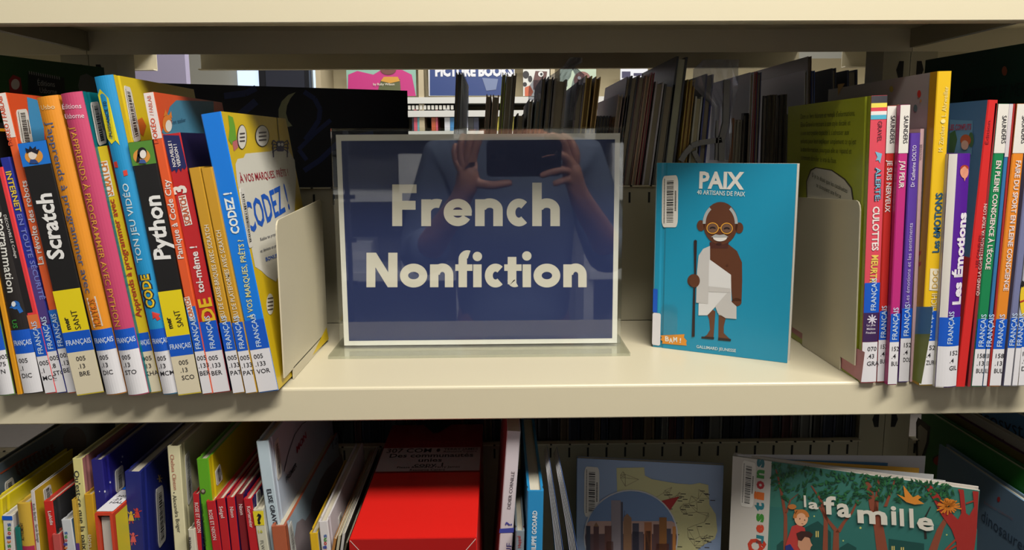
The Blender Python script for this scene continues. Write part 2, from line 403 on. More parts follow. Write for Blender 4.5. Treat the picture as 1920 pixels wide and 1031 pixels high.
s.put('red_arrow', 'spine', [[(287, 583), (302, 588), (299, 591), (303, 597), (297, 600), (293, 594), (289, 597)]], (220, 60, 50), .0004, px=True)
s.put('red_dot', 'spine', [[(214, 304), (221, 302), (224, 314), (216, 314)], [(233, 320), (240, 318), (242, 328), (235, 330)]], (222, 66, 50), .0004, px=True)
s.barcode('right', [(231, 160), (244, 164), (264, 262), (250, 268)], 4)
s.put('cover_art', 'right', [[(256, 226), (266, 220), (274, 236), (268, 256), (258, 246)]], (216, 110, 40), .0002, px=True)
call(s, 320, 655, 612, ['005', '.13', 'MCM'], vert=False)
s = upright('paperback_book', 'thick black spined book with large white title Python and a cartoon girl at its head', 335, 381, 743, 240, 285, 268, .16, spine=(24, 22, 22), right=(22, 20, 20), soft=True)
s.strip('spine_foot', 'spine', 0, s.t, 0, .088, YEL, .0002)
s.strip('picture_panel', 'spine', 0, s.t, s.h-.0185, s.h-.0002, (86, 140, 50), .0002)
s.put('portrait', 'spine', [ell(266, 293, 16, 14)], (222, 150, 60), .0004, px=True)
s.put('portrait_hair', 'spine', [ell(267, 287, 9, 11), [(258, 290), (262, 288), (263, 305), (256, 304)]], (18, 18, 20), .0006, px=True)
s.put('portrait_face', 'spine', [ell(269, 289, 6, 8)], (238, 230, 222), .0008, px=True)
s.put('portrait_shirt', 'spine', [[(261, 306), (264, 299), (272, 299), (276, 306)]], (60, 90, 150), .001, px=True)
s.text('spine', 'Python', (320, 485), (299, 366), 29, (240, 238, 234), .03, slant=.05)
s.text('spine', 'mer', (325, 615), (319, 594), 9, (24, 24, 24), .03)
s.text('spine', 'SANT', (345, 611), (336, 580), 11, (24, 24, 24))
call(s, 358, 664, 626, ['005', '.13', 'SCO'], vert=False, cream=True, u0=.3)
s = upright('picture_book', 'orange book with a white head cap standing right of the tall light blue book', 381, 399, 740, 269, 289, 175, .16, spine=(232, 92, 42), right=(224, 84, 40), soft=True)
s.strip('spine_head', 'spine', 0, s.t, s.h-.036, s.h-.0002, (236, 224, 218), .0002)
s.text('spine', 'DOKÉO', (298, 268), (290, 221), 8, (222, 84, 50), .02)
s.text('spine', '/ FABLAB', (289, 216), (283, 179), 7, (226, 120, 100), .005)
s.text('spine', 'Panique à Code City', (345, 484), (317, 336), 11, (240, 232, 226), .012)
s.put('cover_art', 'right', [[(303, 248), (318, 200), (330, 188), (400, 190), (402, 250), (340, 262), (312, 256)]], (70, 130, 160), .0002, px=True)
s.put('cover_figure', 'right', [ell(313, 232, 9, 17), [(306, 218), (309, 205), (314, 216)], [(316, 216), (320, 208), (322, 222)]], (226, 130, 50), .0004, px=True)
s.put('cover_figure', 'right', [ell(315, 236, 6, 11)], (232, 224, 214), .0006, px=True)
s.text('right', 'Ton atelier', (320, 234), (348, 228), 8, (40, 80, 110), .0)
s.strip('spine_panel', 'spine', 0, s.t, .052, .075, (30, 110, 200), .0002)
s.logo('SCRATCH', (365, 597), (354, 557), 8, (226, 110, 40))
call(s, 390, 656, 600, ['005', '.133', 'BER'])
s = upright('paperback_book', 'red book with a jagged navy head panel and white toi-même lettering', 401, 436, 738, 305, 336, 253, .15, spine=(194, 36, 40), right=(34, 26, 60), soft=True)
s.put('spine_head', 'spine', [[(305, 253), (336, 254), (350, 312), (346, 318), (342, 314), (340, 322), (335, 315), (331, 325), (328, 318), (322, 322), (319, 312)]], (28, 34, 92), .0003, px=True)
s.text('spine', 'NOUVELLE !', (331, 312), (321, 264), 6, (236, 230, 226), .02)
s.text('spine', 'VERSION !', (340, 312), (331, 270), 6, (236, 230, 226), .02)
s.text('spine', '3', (350, 361), (346, 346), 24, (236, 226, 214), .05)
s.logo('SCRATCH', (359, 419), (347, 367), 11, (206, 90, 50))
s.text('spine', 'toi-même !', (384, 548), (369, 461), 13, (240, 232, 228), .02)
s.text('spine', 'DE', (404, 600), (394, 557), 23, (232, 186, 30), .03)
call(s, 418, 655, 598, ['005', '.133', 'BER'])
for (a, b, ta, tb, n1, tx, lab) in ((438, 461, 353, 375, 'JEU DE CASSE-BRIQUES AVEC SCRATCH', ((423, 597), (391, 421)), 'left of two slim ochre yellow books, title beginning JEU DE CASSE'),
                                   (462, 484, 376, 397, 'JEU DE PLATEFORMES AVEC SCRATCH', ((448, 597), (413, 431)), 'right of two slim ochre yellow books, title beginning JEU DE PLATEFORMES')):
    s = upright('paperback_book', lab, a, b, 739, ta, tb, 316, .14, spine=(204, 152, 40), right=(206, 160, 44), soft=True)
    s.text('spine', n1, tx[0], tx[1], 8, (238, 226, 200), .008)
    call(s, (a+b)/2, 655, 600, ['005', '.133', 'PAT'])
s = upright('activity_book', 'large bright blue spined book with yellow cover reading CODEZ, last before the left bookend', 486, 525, 737, 375, 414, 215, .180, rz=math.radians(-1.6), spine=(14, 124, 226), right=(224, 190, 26), soft=True)
s.text('spine', 'CODEZ !', (450, 437), (434, 360), 15, (232, 238, 236), .035)
s.text('spine', 'À VOS MARQUES, PRÊTS ?', (477, 597), (456, 449), 10, (226, 222, 150), .012)
s.put('cover_bubble', 'right', [[(441, 308), (445, 298), (456, 296), (460, 288), (480, 286), (505, 284), (520, 278), (540, 281), (552, 300), (555, 330), (552, 400), (548, 440), (530, 500), (517, 528), (500, 518), (490, 508), (478, 500), (470, 460), (455, 400), (444, 340)]], (226, 222, 208), .0002, px=True)
s.text('right', 'À VOS MARQUES, PRÊTS ?', (450, 343), (541, 329), 15, (170, 30, 50), .01)
s.text('right', 'CODEZ !', (466, 438), (543, 390), 54, (16, 92, 200), .02)
s.text('right', 'Réalise tes propres', (488, 452), (520, 440), 6, (40, 50, 80), 0)
s.text('right', 'et deviens un pro', (488, 474), (520, 462), 6, (40, 50, 80), 0)
s.text('right', 'BONUS', (498, 490), (520, 482), 7, (20, 96, 200), .02)
for cx, cy, rx, ry in ((453, 257, 8, 22), (491, 255, 12, 19)):
    p = s.put('speech_bubble', 'right', [ell(cx, cy, rx+1.5, ry+1.5)], (60, 50, 40), .0003, px=True)
    s.put('speech_bubble_fill', 'right', [ell(cx, cy, rx, ry)], (228, 222, 210), .0005, px=True)
    for k in range(3): s.put('bubble_writing', 'right', [bar((cx-rx*.6, cy-6+k*7), (cx+rx*.6, cy-7+k*7), 2.5)], (70, 60, 60), .0007, px=True)
sp = [rrect(518, 264, 532, 284, 3)]
for k in range(4):
    for q in (-1, 1):
        x = 525+q*7; yy = 268+k*4; m = (525+q*13, yy-5+k*3); e = (525+q*(16-k), yy+3+k*4)
        sp += [bar((x, yy), m, 2), bar(m, e, 2)]
s.put('spider', 'right', sp, (34, 20, 90), .0004, px=True)
s.put('spider_thread', 'right', [bar((519, 220), (523, 264), 1)], (60, 50, 40), .0004, px=True)
s.put('spider_eye', 'right', [ell(522, 271, 2.4, 3), ell(528, 271, 2.4, 3)], (232, 228, 220), .0006, px=True)
s.put('green_figure', 'right', [[(427, 216), (436, 220), (440, 236), (443, 262), (437, 264), (434, 272), (428, 262), (430, 240)]], (110, 170, 50), .0003, px=True)
s.put('flower_pot', 'right', [[(435, 266), (444, 262), (446, 276), (438, 284)]], (200, 110, 110), .0003, px=True)
s.put('cloud_bubble', 'right', [ell(506, 570, 7, 20)], (226, 220, 200), .0003, px=True)
for k in range(4): s.put('bubble_writing', 'right', [bar((501, 560+k*7), (511, 558+k*7), 2)], (70, 60, 60), .0005, px=True)
s.barcode('right', [(448, 354), (457, 352), (474, 462), (466, 466)], 5)
call(s, 500, 652, 596, ['005', '.133', 'VOR'])

# ------------------------------------------------------------------ bookends
def bookend(label, x, sgn, y0, y1, z0, hf, hb, lean=0):
    """a bent steel plate: tall blade with rounded top corners and a flat tongue under the books"""
    root = thing('bookend', label, 'bookend', Matrix.Translation((x, y0, 0)) @ Matrix.Rotation(lean, 4, 'Y'))
    L = y1-y0; r = .008
    pl = [(0, z0), (L, z0)]+[(L-r+r*math.cos(math.radians(a)), hb-r+r*math.sin(math.radians(a))) for a in (0, 30, 60, 90)]+[(r-r*math.sin(math.radians(a)), hf-r+r*math.cos(math.radians(a))) for a in (0, 30, 60, 90)]
    vs, fs = extrude(pl, -.0006, .0006, 'yz'); o = obj('blade', vs, fs, ENAMEL, root)
    vs, fs = boxes([(-.0006, .0006, .03, L-.03, .0004, z0+.001), (min(0, -sgn*.0), max(0, sgn*.002), .03, L-.03, .0003, .0012)]); obj('foot', vs, fs, ENAMEL, root)
    return root
bookend('left bookend, cream steel blade against the blue CODEZ book', -.1900, -1, -.004, .170, .010, .144, .150)
rb = bookend('right bookend, cream steel blade in front of the lime green cover', .3028, 1, .006, .157, .013, .156, .150, lean=-.0277)

# ------------------------------------------------------------------ the sign
bl = atZ(638, 648, .003); br = atZ(1154, 645, .003)
SY = (bl.y+br.y)/2; ang = 0
W_ = .2862; Hh = .2195; sx = atY(637, 646, SY).x
M = Matrix.Translation((sx, SY, 0))
sg = thing('sign_holder', 'clear acrylic tabletop sign with the blue French Nonfiction insert', 'sign', M)
ACR = mat((254, 255, 254), .02, 'clear')
vs, fs = boxes([(0, W_, -.0020, 0, .0032, Hh)]); obj('front_panel', vs, fs, ACR, sg)
vs, fs = boxes([(0, W_, .0012, .0028, .0032, Hh)]); obj('back_panel', vs, fs, ACR, sg)
obj('top_fold', *extrude(ell(.0004, Hh+.0002, .0026, .0016, 10), 0, W_, 'yz'), ACR, sg)
obj('base', *extrude(rrect(-.0042, -.040, W_+.0042, .040, .002), .0004, .0030), mat((250, 252, 250), .06, 'clear'), sg)
pp = box('paper_insert', (.0045, W_-.0035, .0002, .0008, .0036, Hh-.0045), mat((244, 240, 228), .55, 'paper'), sg)
S = Surf(sg, {'f': (Vector((0, .0001, 0)), Vector((1, 0, 0)), Vector((0, 0, 1)), Vector((0, -1, 0)), None)})
S.put('blue_print', 'f', [[(.0095, .0085), (W_-.0085, .0085), (W_-.0085, Hh-.0105), (.0095, Hh-.0105)]], mat((4, 34, 96), .6, 'cover'), .00003, parent=pp)
def c7(p): return (600+p[0]/2.1483, 220+p[1]/2.1483)
SV = Surf(sg, {'f': (Vector((0, -.00005, 0)), Vector((1, 0, 0)), Vector((0, 0, 1)), Vector((0, -1, 0)), None)})
R = lambda x0, y0, x1, y1: [(x0, y0), (x1, y0), (x1, y1), (x0, y1)]
def cut_bar(a, b, w): return bar(a, b, w)
G = []
def G_arch(x0, x1, xh, base, st):       # an n: stem, shoulder, right leg
    w = x1-x0
    return [R(x0, xh+2, x0+st, base), arc((x0+x1)/2+3, xh+44, w/2-3, 46, st, 180, 360), R(x1-st, xh+42, x1, base)]
def G_o(x0, x1, xh, base, st): return [arc((x0+x1)/2, (xh+base)/2, (x1-x0)/2, (base-xh)/2+1, st, 0, 360, 40)]
def G_c(x0, x1, xh, base, st): return [arc((x0+x1)/2+8, (xh+base)/2, (x1-x0)/2+6, (base-xh)/2+1, st, 48, 312, 36)]
ST = 38
G += [R(291, 270, 331, 438), R(291, 270, 389, 305), R(291, 336, 385, 372)]                           # F
G += [R(408, 330, 447, 438), arc(470, 384, 60, 56, 36, 190, 292, 14)]                                 # r
G += [arc(555, 383, 57, 55, 34, 30, 360, 40), R(524, 372, 611, 396)]                                  # e
G += G_arch(625, 736, 328, 438, ST)+G_c(750, 836, 328, 438, 35)                                       # n c
G += [R(855, 263, 893, 438)]+G_arch(855, 966, 328, 438, ST)                                           # h
G += [R(187, 545, 223, 684), R(275, 545, 312, 684), [(187, 545), (226, 545), (312, 684), (273, 684)]]  # N
G += G_o(322, 432, 590, 684, 33)+G_arch(443, 537, 590, 684, 34)
G += [R(558, 572, 592, 684), arc(594, 572, 36, 37, 33, 180, 290, 12), R(545, 592, 614, 618)]         # f
G += [R(617, 592, 651, 684), ell(634, 560, 19, 19)]
G += G_c(662, 736, 590, 684, 32)
G += [R(756, 562, 791, 672), R(742, 592, 812, 618), arc(784, 655, 29, 29, 32, 60, 180, 8)]           # t
G += [R(816, 592, 850, 684), ell(833, 558, 19, 19)]
G += G_o(860, 968, 590, 684, 33)+G_arch(980, 1074, 590, 684, 34)
LT = mat((222, 216, 198), .6, 'paper')
def sign_word(name, gs):                # strokes stacked a hair apart so that crossings stay clean
    vs, fs = [], []
    for i, g in enumerate(gs):
        k = len(vs); vs += [SV.pt('f', *SV.uv('f', c7(p)), .00001+.000004*i) for p in g]; fs.append(list(range(k, k+len(g))))
    obj(name, vs, fs, LT, pp)
sign_word('lettering', G)

# ------------------------------------------------------------------ the teal book standing face out
A = atZ(1223, 650, 0); B = atZ(1476, 681, 0)
ht = (atY(1222, 305, A.y).z+atY(1490, 308, B.y).z)/2
s = facing('picture_book', 'teal hardback reading PAIX with a drawn man in white holding a staff', A, B, 0, ht, .0125, spine=(222, 218, 206), right=(24, 148, 184), left=(28, 150, 184))
s.strip('spine_joint', 'spine', s.t*.75, s.t, 0, s.h, (30, 150, 180), .0001)
s.text('right', 'PAIX', (1311, 352), (1395, 354), 29, (236, 232, 222), .035, 'title')
s.text('right', '40 ARTISANS DE PAIX', (1307, 364), (1397, 368), 8, (222, 232, 228), .014, 'subtitle')
s.text('right', 'GALLIMARD JEUNESSE', (1306, 652), (1380, 660), 5.5, (214, 230, 230), .014)
s.barcode('right', [(1242, 330), (1272, 328), (1271, 426), (1241, 426)], 8)
BR_, BR2 = (98, 54, 30), (84, 44, 24)
def d8(p): return (1160+p[0]/2.3425, 270+p[1]/2.3432)
def D(name, polys, c, n): s.put(name, 'right', [[d8(p) for p in q] for q in polys], c, n, px=True)
D('drawn_body', [[(402, 440), (482, 440), (520, 470), (542, 520), (543, 600), (540, 690), (500, 690), (492, 600), (400, 560)], ell(518, 694, 22, 18), ell(330, 600, 28, 29)], BR_, .0003)
D('drawn_leg', [[(402, 720), (425, 735), (417, 853), (366, 853), (388, 838), (402, 815), (398, 770), (388, 745)], [(440, 740), (475, 748), (462, 800), (462, 830), (492, 860), (438, 856)]], (108, 64, 40), .0003)
D('drawn_sandal', [[(365, 845), (420, 848), (419, 858), (363, 853)], [(438, 850), (494, 856), (493, 866), (437, 861)]], (40, 28, 28), .0005)
D('drawn_neck', [[(400, 430), (484, 430), (480, 458), (402, 458)]], (80, 38, 28), .0004)
D('drawn_head', [ell(448, 348, 76, 94, 28), ell(362, 358, 18, 24), ell(530, 368, 18, 24)], BR_, .0005)
D('drawn_hair', [arc(448, 350, 78, 92, 13, 180, 232, 8), arc(446, 350, 78, 92, 13, 308, 360, 8)], (176, 178, 176), .0007)
D('drawn_glasses', [arc(414, 369, 27, 25, 4, 0, 360, 24), arc(476, 370, 27, 25, 4, 0, 360, 24), bar((440, 368), (450, 368), 4)], (232, 164, 60), .0011)
D('drawn_lens', [ell(414, 369, 22, 20), ell(476, 370, 22, 20)], (116, 84, 66), .0009)
D('drawn_eye', [arc(414, 372, 14, 10, 8, 180, 360, 10), arc(476, 374, 14, 10, 8, 180, 360, 10)], (40, 24, 24), .0010)
D('drawn_moustache', [[(406, 408), (426, 396), (445, 399), (464, 396), (484, 408), (460, 410), (430, 410)]], (176, 176, 174), .0009)
D('drawn_smile', [ell(446, 409, 31, 18, 14, 0, 180)], (236, 232, 226), .0008)
D('drawn_chin', [ell(442, 437, 12, 5)], (66, 30, 24), .0008)
D('drawn_robe', [[(402, 447), (372, 460), (352, 490), (345, 560), (341, 696), (352, 698), (351, 752), (390, 752), (428, 712), (440, 750), (518, 768), (518, 712), (496, 700), (494, 574), (402, 508)]], (228, 226, 224), .0005)
D('drawn_robe_shade', [[(402, 447), (372, 460), (352, 490), (345, 560), (341, 696), (394, 700), (398, 510), (401, 508)], [(396, 624), (492, 634), (490, 652), (396, 648)], [(480, 650), (492, 650), (494, 690), (518, 712), (518, 768), (470, 764), (436, 742), (425, 712)]], (204, 200, 196), .0007)
D('drawn_staff', [[(331, 424), (338, 420), (345, 424), (341, 575), (333, 575)], [(329, 628), (338, 630), (335, 846), (322, 846)]], (46, 28, 28), .0008)
D('drawn_fingers', [ell(334, 600, 24, 29)], BR_, .0010)
D('drawn_nipple', [ell(477, 533, 5, 5)], BR2, .0005)
D('publisher_badge', [[(184, 840), (290, 835), (287, 849), (301, 865), (297, 868), (299, 885), (190, 876), (194, 868), (185, 858), (190, 850)]], (232, 150, 44), .0004)
for ch, x, y in (('B', 205, 865), ('A', 222, 872), ('M', 241, 868), ('!', 268, 872)):
    s.text('right', ch, d8((x, y)), d8((x+(17 if ch != '!' else 6), y+1)), 9, (240, 236, 226), .03, n=.0006)
lb = s.strip('call_number_label', 'spine', 0, s.t, .002, s.uv('spine', (1210, 580))[1], WHITE, .0005)
s.put('call_number_label', 'right', [[(1222, 578), (1217, 578), (1219, 645), (1222, 648)]] if 0 else [rrect(-.0002, .002, .0085, .0355, .002)], WHITE, .0005)
s.strip('language_band', 'spine', 0, s.t, .036, .060, BLUEB, .0005)
s.put('language_band', 'right', [rrect(-.0002, .0358, .0045, .060, .001)], BLUEB, .0005)
s.put('clear_label_shield', 'right', [rrect(.0085, .0125, .026, .046, .006)], mat((250, 252, 252), .12, 'clear'), .0008)
obj('open_leaves', *boxes([(s.t-.0026-.0005*k-.00025, s.t-.0026-.0005*k, .01, s.w-.004-.003*k, .003, s.h-.003-.0006*k) for k in range(3)]), mat((220, 214, 200), .7, 'paper'), s.root)
# ------------------------------------------------------------------ middle shelf, right hand books
s = upright('picture_book', 'lime green backed book with a pink spine reading ALERTE, against the right bookend', 1614, 1643, 718, 1634, 1664, 180, .19, spine=(224, 76, 92), left=(178, 186, 44), rnd=.05)
hh = s.h
s.strip('spine_head', 'spine', 0, s.t, hh-.006, hh-.0002, (62, 60, 66), .0002)
for a, b, c in ((.006, .0095, (240, 222, 90)), (.0095, .0125, (222, 70, 84)), (.0125, .0155, (236, 232, 226)), (.0155, .019, (84, 180, 206))):
    s.strip('spine_stripe', 'spine', 0, s.t, hh-b, hh-a, c, .0002)
s.text('spine', 'GRAVEL', (1645, 227), (1644, 266), 8, (90, 34, 50), .0)
s.put('drawn_briefs', 'spine', [[(1640, 284), (1653, 288), (1649, 306), (1646, 300), (1641, 301), (1644, 294)]], (120, 180, 204), .0004, px=True)
s.text('spine', 'ALERTE:', (1640, 314), (1639, 377), 11, (60, 60, 80), .05)
s.text('spine', 'ALERTE:', (1641, 314), (1640, 377), 9, (130, 196, 220), .01, n=.0007)
s.text('spine', 'CULOTTES', (1636, 387), (1634, 470), 12, (240, 226, 220), .03)
s.text('spine', 'MEURTR', (1634, 478), (1630, 530), 12, (236, 200, 90), .03)
s.put('pink_foot', 'left', [[(1485, 596), (1622, 660), (1615, 716), (1485, 622)]], (224, 142, 152), .0002, px=True)
TX = (60, 66, 24)
for k, (t, x) in enumerate((("Dans ce livre hilarant et rempli d'informations,", 1604), ('Elise Gravel a recours à son style décalé et', 1595), ("à son incroyable capacité à s'adresser aux", 1593), ("enfants pour leur expliquer simplement ce qu'est", 1606), ('la désinformation, pourquoi elle se répand et', 1597), ('comment démêler le vrai du faux.', 1569))):
    y = 223+k*15.2
    s.text('left', t, (1502, y), (x, y-6+k*2.6), 9, TX, -.002)
s.put('bubble_outline', 'left', [[(1513, 380), (1512, 340), (1520, 318), (1530, 313), (1560, 318), (1585, 335), (1598, 352), (1602, 380)]], (60, 50, 40), .0003, px=True)
s.put('speech_bubble', 'left', [[(1515, 380), (1514, 340), (1522, 320), (1531, 315), (1560, 320), (1584, 337), (1596, 353), (1600, 380)]], (214, 208, 190), .0005, px=True)
s.text('left', 'Si je te disais que les cacahuètes', (1524, 331), (1590, 362), 8, TX, .0, n=.0008)
s.text('left', 'te donnaient une force', (1532, 350), (1578, 372), 8, TX, .0, n=.0008)
l0 = s.uv('spine', (1628, 640))[1]; l1 = s.uv('spine', (1628, 586))[1]; l2 = s.uv('spine', (1628, 530))[1]
call(s, 1628, 641, 641, ['070', '.43', 'GRA'], band=False, u0=.32)
s.strip('award_band', 'spine', 0, s.t, l0, l1, (62, 34, 84), .0005)
for k in range(8):
    a = k*PI/4; s.put('award_star', 'spine', [bar((1634, 598), (1634+9*math.cos(a), 598+9*math.sin(a)), 2.4)], (222, 214, 226), .0008, px=True)
for k, t in enumerate(('Le prix', 'Mélèze', 'Finaliste')): s.line('spine', t, s.t*.5, l1-.0115-k*.0033, .0018, (226, 216, 226), .01, mid=True, maxw=s.t*.9, n=.0008)
b = s.strip('language_band', 'spine', 0, s.t, l1, l2, BLUEB, .0005); s.line('spine', 'FRANÇAIS', s.t*.75, l1+.002, .0042, (200, 220, 245), .01, 'band_lettering', ang=PI/2, parent=b, n=.0008)
def saunders(label, bl, br, yb, tl, tr, yt, title, ty, col, title_x, lab, left=None, yl=640, yband=580, cy=287, hs=8, **k):
    s = upright('hardback_book', label, bl, br, yb, tl, tr, yt, .17, spine=col, left=left or col, **k)
    v = s.uv('spine', ((tl+tr)/2, cy))[1]
    s.strip('spine_head', 'spine', 0, s.t, v, s.h-.0002, (232, 226, 216), .0002)
    s.text('spine', 'SAUNDERS', (title_x[2], 217), (title_x[2]-2, 269), hs, (46, 42, 50), .008)
    s.text('spine', title, (title_x[0], ty[0]), (title_x[1], ty[1]), 9, (240, 222, 216), .022)
    call(s, (bl+br)/2, yl, yband, lab, u0=.28, maxw=s.t*.75)
    return s
saunders('slim scarlet spined book with a white head reading JE SUIS NERVEUX', 1644, 1660, 717, 1664, 1682, 199, 'JE SUIS NERVEUX', (300, 398), (206, 44, 38), (1664, 1659, 1670), ['152', '.4', 'BUL'], yl=637, yband=583)
box_tan = upright('hardback_book', 'very thin tan spined book between the scarlet and the magenta spines', 1660.5, 1664, 718, 1683, 1688, 197, .17, spine=(190, 136, 70), left=(206, 160, 100), soft=True)
saunders('slim magenta spined book with a white head reading J\'AI PEUR', 1664, 1682, 722, 1688.5, 1707, 197, "J'AI PEUR", (301, 353), (196, 42, 124), (1688, 1685, 1695), ['152', '.4', 'BUL'], yl=641, yband=588)
s = upright('paperback_book', 'short purple book with small white lettering between magenta and yellow spines', 1684.5, 1706, 717, 1707, 1725, 250, .13, spine=(92, 58, 160), left=(96, 60, 160), soft=True)
s.text('spine', 'Dr Catherine DOLTO', (1714, 350), (1718, 272), 7, (224, 214, 236), .008)
s.text('spine', 'Les émotions et les sentiments', (1704, 568), (1711, 418), 7, (206, 196, 230), .0)
call(s, 1695, 634, 578, ['152', '.4', 'DOL'], u0=.35, maxw=s.t*.7)
s = upright('paperback_book', 'short pale pink book standing between the purple and the yellow spines', 1706.5, 1711, 716, 1726, 1737, 242, .13, spine=(222, 182, 184), left=(220, 190, 190), soft=True)
s.text('spine', 'GODINIER', (1727, 300), (1729, 270), 5, (120, 100, 110), 0)
s = upright('picture_book', 'tall yellow spined book with grey dotted back cover, reading Les émotions', 1723, 1748, 723, 1758, 1787, 134, .215, spine=(236, 190, 24), left=(176, 172, 168))
s.strip('spine_joint', 'left', s.w-.011, s.w, 0, s.h, (214, 164, 20), .0002)
for x, y, rx, ry, c in ((1724, 176, 3.4, 7, (206, 50, 40)), (1717, 203, 3.6, 7, (96, 128, 130)), (1672, 167, 3.4, 6, (196, 180, 60)), (1727, 189, 1.5, 3, (206, 150, 90))):
    s.put('cover_dot', 'left', [ell(x, y, rx, ry)], c, .0003, px=True)
s.put('corner_patch', 'left', [[(1571, 158), (1585, 156), (1576, 170), (1572, 180)]], (200, 150, 30), .0003, px=True)
for y in (476, 496): s.put('red_heart', 'left', [[(1722, y-8), (1725, y-4), (1728, y-7), (1727, y+1), (1723, y+4), (1721, y-2)]], (200, 50, 50), .0003, px=True)
s.put('cover_grass', 'left', [[(1690, 626), (1745, 626), (1728, 720), (1690, 700)]], (150, 170, 60), .0003, px=True)
s.put('cover_sky', 'left', [[(1700, 575), (1750, 575), (1745, 626), (1700, 626)]], (90, 160, 200), .0003, px=True)
s.text('spine', 'M. Zürcher ● L. Ahrweiller', (1767, 284), (1778, 162), 8, (246, 226, 150), .0)
s.text('spine', 'Les éMOTiONS', (1760, 473), (1767, 361), 12, (30, 88, 120), .03)
s.put('spine_logo', 'spine', [[(1744, 503), (1760, 504), (1758, 545), (1742, 544)]], (236, 224, 196), .0003, px=True)
s.text('spine', 'DOC', (1757, 540), (1759, 507), 10, (214, 170, 60), .0, n=.0006)
s.text('spine', 'MICHI', (1754, 583), (1757, 550), 10, (246, 232, 190), .0)
call(s, 1736, 639, 583, ['152', '.4', 'ZUR'], u0=.4, maxw=s.t*.6)
s = upright('hardback_book', 'thick purple spined book under clear film reading Les Émotions upwards in white', 1753, 1789, 733, 1779, 1823, 289, .15, spine=(88, 26, 150), left=(222, 216, 206), rnd=.12)
s.strip('white_joint', 'spine', 0, s.t*.34, 0, s.h, (222, 216, 206), .0002)
s.text('spine', 'Les Émotions', (1799, 570), (1811, 398), 16, (240, 232, 240), .045)
s.put('drawn_face', 'spine', [ell(1806, 322, 9, 12), [(1804, 332), (1810, 330), (1806, 340)]], (226, 150, 120), .0004, px=True)
s.put('drawn_hair', 'spine', [ell(1806, 316, 9, 7, 12, 180, 360)], (190, 70, 40), .0006, px=True)
call(s, 1778, 648, 594, ['152', '.4', 'GIL'], u0=.55, maxw=s.t*.4)
s = upright('picture_book', 'tall glossy red spined book with a blue picture cover reading LES CONFLITS', 1791, 1812, 740, 1853, 1870, 188, .2, spine=(216, 40, 38), left=(84, 128, 168), soft=True)
s.strip('red_foot', 'left', 0, s.w, 0, .11, (206, 40, 40), .0002)
s.put('cover_picture', 'left', [[(1782, 224), (1825, 226), (1823, 290), (1780, 288)]], (110, 160, 190), .0004, px=True)
s.put('drawn_bush', 'left', [[(1782, 250), (1792, 244), (1796, 262), (1790, 288), (1780, 288)], ell(1822, 262, 5, 14)], (70, 110, 60), .0006, px=True)
s.text('left', 'LES CONFLITS', (1781, 244), (1822, 243), 10, (190, 60, 90), .02, n=.0007)
s.put('drawn_hair', 'left', [ell(1812, 263, 10, 11)], (206, 96, 44), .0007, px=True)
s.put('drawn_face', 'left', [ell(1811, 272, 7, 9)], (236, 186, 160), .0009, px=True)
s.text('spine', 'LES CONFLITS', (1836, 500), (1843, 440), 7, (150, 24, 40), .02)
s.text('spine', 'Édition', (1853, 270), (1857, 226), 6, (150, 24, 40), 0)
s = upright('hardback_book', 'dark red thin book with white capitals QUAND LA COMPÉTITION', 1813, 1820, 738, 1865.5, 1871, 194, .17, spine=(150, 40, 44), left=(140, 40, 44))
s.text('spine', 'QUAND LA COMPÉTITION VA TROP LOIN', (1835, 554), (1850, 382), 5.5, (232, 206, 200), .01)
saunders('slim green spined book with a white head reading EN PLEINE CONSCIENCE', 1820.5, 1841, 736, 1872, 1892, 195, "EN PLEINE CONSCIENCE À L'ÉCOLE", (301, 505), (20, 132, 78), (1868, 1847, 1879), ['158', '.13', 'BUL'], left=(190, 190, 196), yl=654, yband=598)
s = upright('hardback_book', 'slim steel blue spined book, its head white, just right of the green one', 1841.5, 1850, 736, 1892.5, 1899, 195, .17, spine=(52, 116, 168), left=(60, 110, 150))
s.strip('spine_head', 'spine', 0, s.t, s.h-.042, s.h-.0002, (214, 204, 206), .0002)
call(s, 1846, 654, 598, ['158', '.13', 'BUL'], u0=.1, maxw=s.t*.8)
s = upright('hardback_book', 'thin brick red edged book tucked left of the orange spine', 1850.5, 1853, 737, 1899.5, 1907, 195, .17, spine=(170, 44, 40), left=(170, 44, 40))
saunders('slim orange spined book with a white head reading FAIRE DU SPORT', 1853.5, 1877, 738, 1907.5, 1928, 195, 'FAIRE DU SPORT EN PLEINE CONSCIENCE', (301, 545), (232, 138, 38), (1905, 1881, 1916), ['158', '.13', 'BUL'], left=(160, 40, 40), yl=654, yband=598)
s = upright('paperback_book', 'lavender grey spined book right of the orange one, white label below a blue band', 1880, 1895, 737, 1933, 1946, 240, .15, spine=(120, 124, 162), left=(130, 130, 160), soft=True)
call(s, 1887, 652, 596, [], u0=.2)
s = upright('paperback_book', 'pale grey spined book second from the right edge with a curled label', 1896, 1907, 737, 1947, 1957, 240, .15, spine=(196, 198, 206), left=(190, 190, 200), soft=True)
call(s, 1901, 652, 596, [], u0=.2)
s = upright('paperback_book', 'cream book with a round yellow face at the right edge of the frame', 1908, 1942, 730, 1950, 1984, 240, .15, spine=(222, 214, 196), soft=True)
s.put('yellow_face', 'spine', [ell(1922, 562, 10, 34)], (236, 200, 40), .0003, px=True)
s.put('drawn_mouth', 'spine', [bar((1912, 566), (1922, 562), 3)], (190, 50, 40), .0005, px=True)
s.put('drawn_eye', 'spine', [ell(1917, 532, 3, 6)], (30, 26, 26), .0005, px=True)
call(s, 1920, 650, 596, ['179', '.9', 'DIC'], u0=.1)

